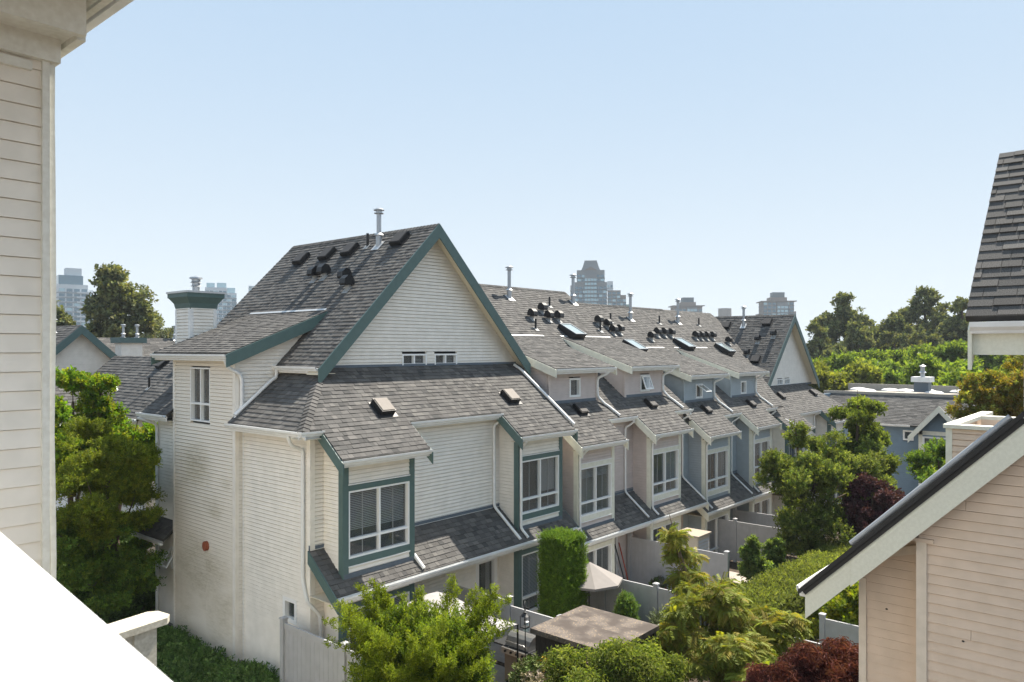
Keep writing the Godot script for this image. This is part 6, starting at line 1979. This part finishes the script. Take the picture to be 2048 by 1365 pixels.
	for k in 9: lid.append(P(14.2 + 0.28 - 0.28 * cos(PI * k / 8.0), 0.92 + 0.3 * sin(PI * k / 8.0), 11.75))
	m.prism(lid, P(0, 0, 0.75))
	put(m, "lid", M.steel, bq)
	m = MB.new(); m.tube([P(14.15, 1.02, 11.8), P(14.12, 1.06, 11.85), P(14.12, 1.06, 12.4), P(14.15, 1.02, 12.45)], 0.014, 6); put(m, "handle", M.steel, bq)
	m = MB.new(); m.cbox(P(14.15, 0.78, 11.7), P(14.8, 0.92, 12.55)); put(m, "firebox", M.iron, bq)
	m = MB.new(); m.cbox(P(14.07, 0.76, 11.72), P(14.15, 0.9, 12.53)); put(m, "control_panel", M.steel, bq)
	for k in 4:
		m = MB.new()
		var ring := []
		for e in 10: ring.append(P(14.07, 0.83 + 0.03 * sin(TAU * e / 10), 11.85 + k * 0.18 + 0.03 * cos(TAU * e / 10)))
		m.prism(ring, Vector3(-0.03, 0, 0)); put(m, "knob", M.iron, bq)
	m = MB.new(); m.cbox(P(14.17, 0.08, 11.74), P(14.78, 0.78, 12.5)); put(m, "cabinet", M.wood_box, bq)
	for q in [[11.35, 11.7], [12.55, 12.9]]:
		m = MB.new(); m.cbox(P(14.2, 0.86, q[0]), P(14.75, 0.9, q[1])); put(m, "side_shelf", M.iron, bq)
	for q in [[14.2, 11.8], [14.75, 11.8], [14.2, 12.45], [14.75, 12.45]]:
		m = MB.new(); m.lathe(P(q[0], -0.02, q[1]), [Vector2(0.03, 0), Vector2(0.03, 0.1)], 8); put(m, "foot", M.iron, bq)
	# shepherd's hooks and what hangs from them
	var hk := thing("shepherd_hook", "black double shepherd's hook at the corner of the dark shed", "hook", P(13.35, 0, 11.15))
	for q in [[0.0, 2.55, -0.28, 0.0], [0.0, 2.2, 0.27, 0.12]]:
		m = MB.new()
		var pts := [P(13.35 + q[3] * 0.1, 0.0, 11.15), P(13.35, q[1] - 0.3, 11.15)]
		for k in 8:
			var an := PI * k / 7.0
			pts.append(P(13.35, q[1] - 0.15 + 0.15 * sin(an), 11.15) + P(0.5 * q[2] * (1 - cos(an)) * 0.8, 0, 0.5 * q[2] * (1 - cos(an)) * 0.6))
		m.tube(pts, 0.011, 6)
		put(m, "hook", M.iron, hk)
	var ln := thing("hanging_lantern", "black framed candle lantern hanging from the shepherd's hook", "lantern", P(13.13, 2.0, 10.98))
	var c := P(13.13, 2.0, 10.98)
	m = MB.new(); m.cbox(c + Vector3(-0.08, 0, -0.08), c + Vector3(0.08, 0.025, 0.08)); put(m, "base", M.iron, ln)
	m = MB.new(); m.lathe(c + Vector3(0, 0.26, 0), [Vector2(0.115, 0), Vector2(0.05, 0.06), Vector2(0.05, 0.09), Vector2(0.0, 0.11)], 4); put(m, "roof", M.iron, ln)
	for k in 4:
		m = MB.new()
		var px: float = [-1, 1, 1, -1][k] * 0.072; var pz: float = [-1, -1, 1, 1][k] * 0.072
		m.cbox(c + Vector3(px - 0.006, 0.02, pz - 0.006), c + Vector3(px + 0.006, 0.27, pz + 0.006)); put(m, "bar", M.iron, ln)
	var jar := thing("hanging_jar", "small glass jar hanging from the lower hook", "jar", P(13.57, 1.7, 11.3))
	m = MB.new(); m.lathe(P(13.57, 1.72, 11.3), [Vector2(0.0, 0), Vector2(0.07, 0.01), Vector2(0.08, 0.08), Vector2(0.06, 0.17), Vector2(0.05, 0.19)], 12); put(m, "bowl", M.glass_painted_sky, jar)
	m = MB.new(); m.lathe(P(13.57, 1.9, 11.3), [Vector2(0.06, 0), Vector2(0.06, 0.04), Vector2(0, 0.05)], 12); put(m, "lid", M.flash, jar)
	m = MB.new(); m.tube([P(13.57, 1.95, 11.3), P(13.57, 2.08, 11.3)], 0.005, 5); put(m, "wire", M.iron, jar)
	# planter by the fence
	var pl := thing("planter_box", "weathered wooden planter with red flowers near the dark shed", "planter", P(18.0, -0.2, 10.3))
	for q in [[17.6, 18.7, 9.98, 10.02], [17.6, 18.7, 10.5, 10.54], [17.56, 17.6, 9.98, 10.54], [18.7, 18.74, 9.98, 10.54]]:
		m = MB.new(); m.cbox(P(q[0], 0.15, q[2]), P(q[1], 0.62, q[3])); put(m, "board", M.wood_box, pl)
	m = MB.new(); m.cbox(P(17.6, 0.3, 10.02), P(18.7, 0.56, 10.5)); put(m, "soil", M.soil, pl)
	for q in [[17.6, 10.0], [18.66, 10.0], [17.6, 10.46], [18.66, 10.46]]:
		m = MB.new(); m.cbox(P(q[0], -0.3, q[1]), P(q[0] + 0.06, 0.15, q[1] + 0.06)); put(m, "leg", M.wood_box, pl)
	leaf_mat("leaf_plain", 0.6, 0.5)
	crown(pl, "foliage", sprig(7, 0.12, 0.025, 0.2), M.leaf_plain, [[18.0, 0.85, 10.3, 0.35, 0.35, 0.2, 1.0], [18.4, 0.7, 10.25, 0.2, 0.2, 0.2, 0.6]], 260, [Color(0.1, 0.13, 0.05), Color(0.13, 0.15, 0.07)], 91, {"gap": -2.0, "up": 0.8})
	crown(pl, "flowers", sprig(6, 0.05, 0.05, 0.05), M.leaf_plain, [[17.75, 0.6, 9.95, 0.1, 0.08, 0.08, 1.0]], 40, [Color(0.5, 0.03, 0.04)], 92, {"gap": -2.0})
	# storage cabinet, beyond
	var cb := thing("storage_cabinet", "pale beige storage cabinet with louvred door beside the grey fence", "cabinet", P(25.8, -0.6, 13.3))
	m = MB.new(); m.cbox(P(25.35, -0.6, 13.0), P(26.3, 1.38, 13.9)); put(m, "body", M.cabinet, cb)
	m = MB.new(); m.cbox(P(25.3, 1.38, 12.93), P(26.35, 1.45, 13.95)); put(m, "lid", M.cabinet_lid, cb)
	for k in 9:
		m = MB.new(); m.box(P(25.42, 0.2 + k * 0.12, 12.98), Vector3(0.8, 0, 0), P(0, 0.08, 0.02), P(0, 0.01, -0.015)); put(m, "louvre_slat", M.fence, cb)
	# tools leaning in the corner
	for i in 4:
		var q: Array = [["long wooden garden pole leaning in the pinkish house's corner", 22.9, 0.25], ["grey garden rake handle leaning in the pinkish house's corner", 23.15, 0.4], ["black broom handle leaning in the pinkish house's corner", 23.4, 0.1], ["red snow shovel leaning in the pinkish house's corner", 23.6, 0.3]][i]
		var g := thing("garden_tool", q[0], "tool", P(q[1], -0.5, 14.7), "tools in the corner")
		m = MB.new(); m.tube([P(q[1], -0.48, 14.75), P(q[1] + q[2] * 0.4, 1.15, 15.32)], 0.022, 6); put(m, "handle", [M.wood_box, M.fence, M.iron, M.terracotta][i], g)
		m = MB.new(); m.box(P(q[1] - 0.1, -0.5, 14.68), Vector3(0.2, 0, 0), P(0, 0.12, 0.03), P(0, 0, 0.03)); put(m, "head", M.iron, g)
	var pot := thing("flower_pot", "terracotta trough with small plants at the foot of the grey fence", "pot", P(23.9, -0.5, 13.9))
	m = MB.new(); m.cbox(P(23.5, -0.55, 13.6), P(24.15, -0.25, 13.9)); put(m, "trough", M.terracotta, pot)
	crown(pot, "foliage", sprig(7, 0.09, 0.05, 0.12), M.leaf_plain, [[23.8, -0.15, 13.75, 0.35, 0.18, 0.18, 1.0]], 160, [Color(0.1, 0.16, 0.03), Color(0.2, 0.2, 0.15)], 93, {"gap": -2.0})
	var fl := thing("flower_clump", "clump of orange and cream flowers below the barbecue", "flowers", P(12.7, 0, 9.9))
	crown(fl, "foliage", sprig(7, 0.09, 0.04, 0.16), M.leaf_plain, [[12.2, 0.9, 9.9, 0.6, 0.9, 0.5, 1.0]], 1500, [Color(0.1, 0.15, 0.03), Color(0.16, 0.18, 0.06)], 94, {"gap": -2.0})
	crown(fl, "blossom", sprig(6, 0.06, 0.06, 0.06), M.leaf_plain, [[12.5, 1.6, 9.85, 0.2, 0.2, 0.2, 1.0]], 45, [Color(0.5, 0.22, 0.02), Color(0.45, 0.3, 0.03)], 95, {"gap": -2.0})
	crown(fl, "blossom", sprig(6, 0.07, 0.05, 0.06), M.leaf_plain, [[11.85, 1.45, 9.7, 0.35, 0.3, 0.25, 1.0]], 160, [Color(0.5, 0.42, 0.34), Color(0.42, 0.36, 0.22)], 96, {"gap": -2.0})
	# drip strip of cobbles along the end wall
	var st := SphereMesh.new(); st.radius = 0.05; st.height = 0.07; st.radial_segments = 7; st.rings = 4
	var mm := MultiMesh.new(); mm.transform_format = MultiMesh.TRANSFORM_3D; mm.use_colors = true; mm.mesh = st
	var r := RandomNumberGenerator.new(); r.seed = 3
	mm.instance_count = 1500
	for i in 1500:
		var s := r.randf_range(0.5, 1.3)
		mm.set_instance_transform(i, Transform3D(Basis(Vector3(r.randfn(), r.randfn(), r.randfn()).normalized(), r.randf() * TAU).scaled(Vector3(s, s * 0.8, s)), P(r.randf_range(9.75, 10.27), 0.03, r.randf_range(15.6, 22.0))))
		var k := r.randf_range(0.16, 0.42)
		mm.set_instance_color(i, Color(k, k * 0.97, k * 0.93))
	var mi := MultiMeshInstance3D.new(); mi.name = "gravel"; mi.multimesh = mm
	var gm := mat("gravel_mat", Color(1, 1, 1), 0.9, null, 1.0, 0.0, true)
	mi.material_override = gm
	add_child(mi)
	tag(mi, "grey cobble gravel strip along the end wall", "gravel", "", "stuff")
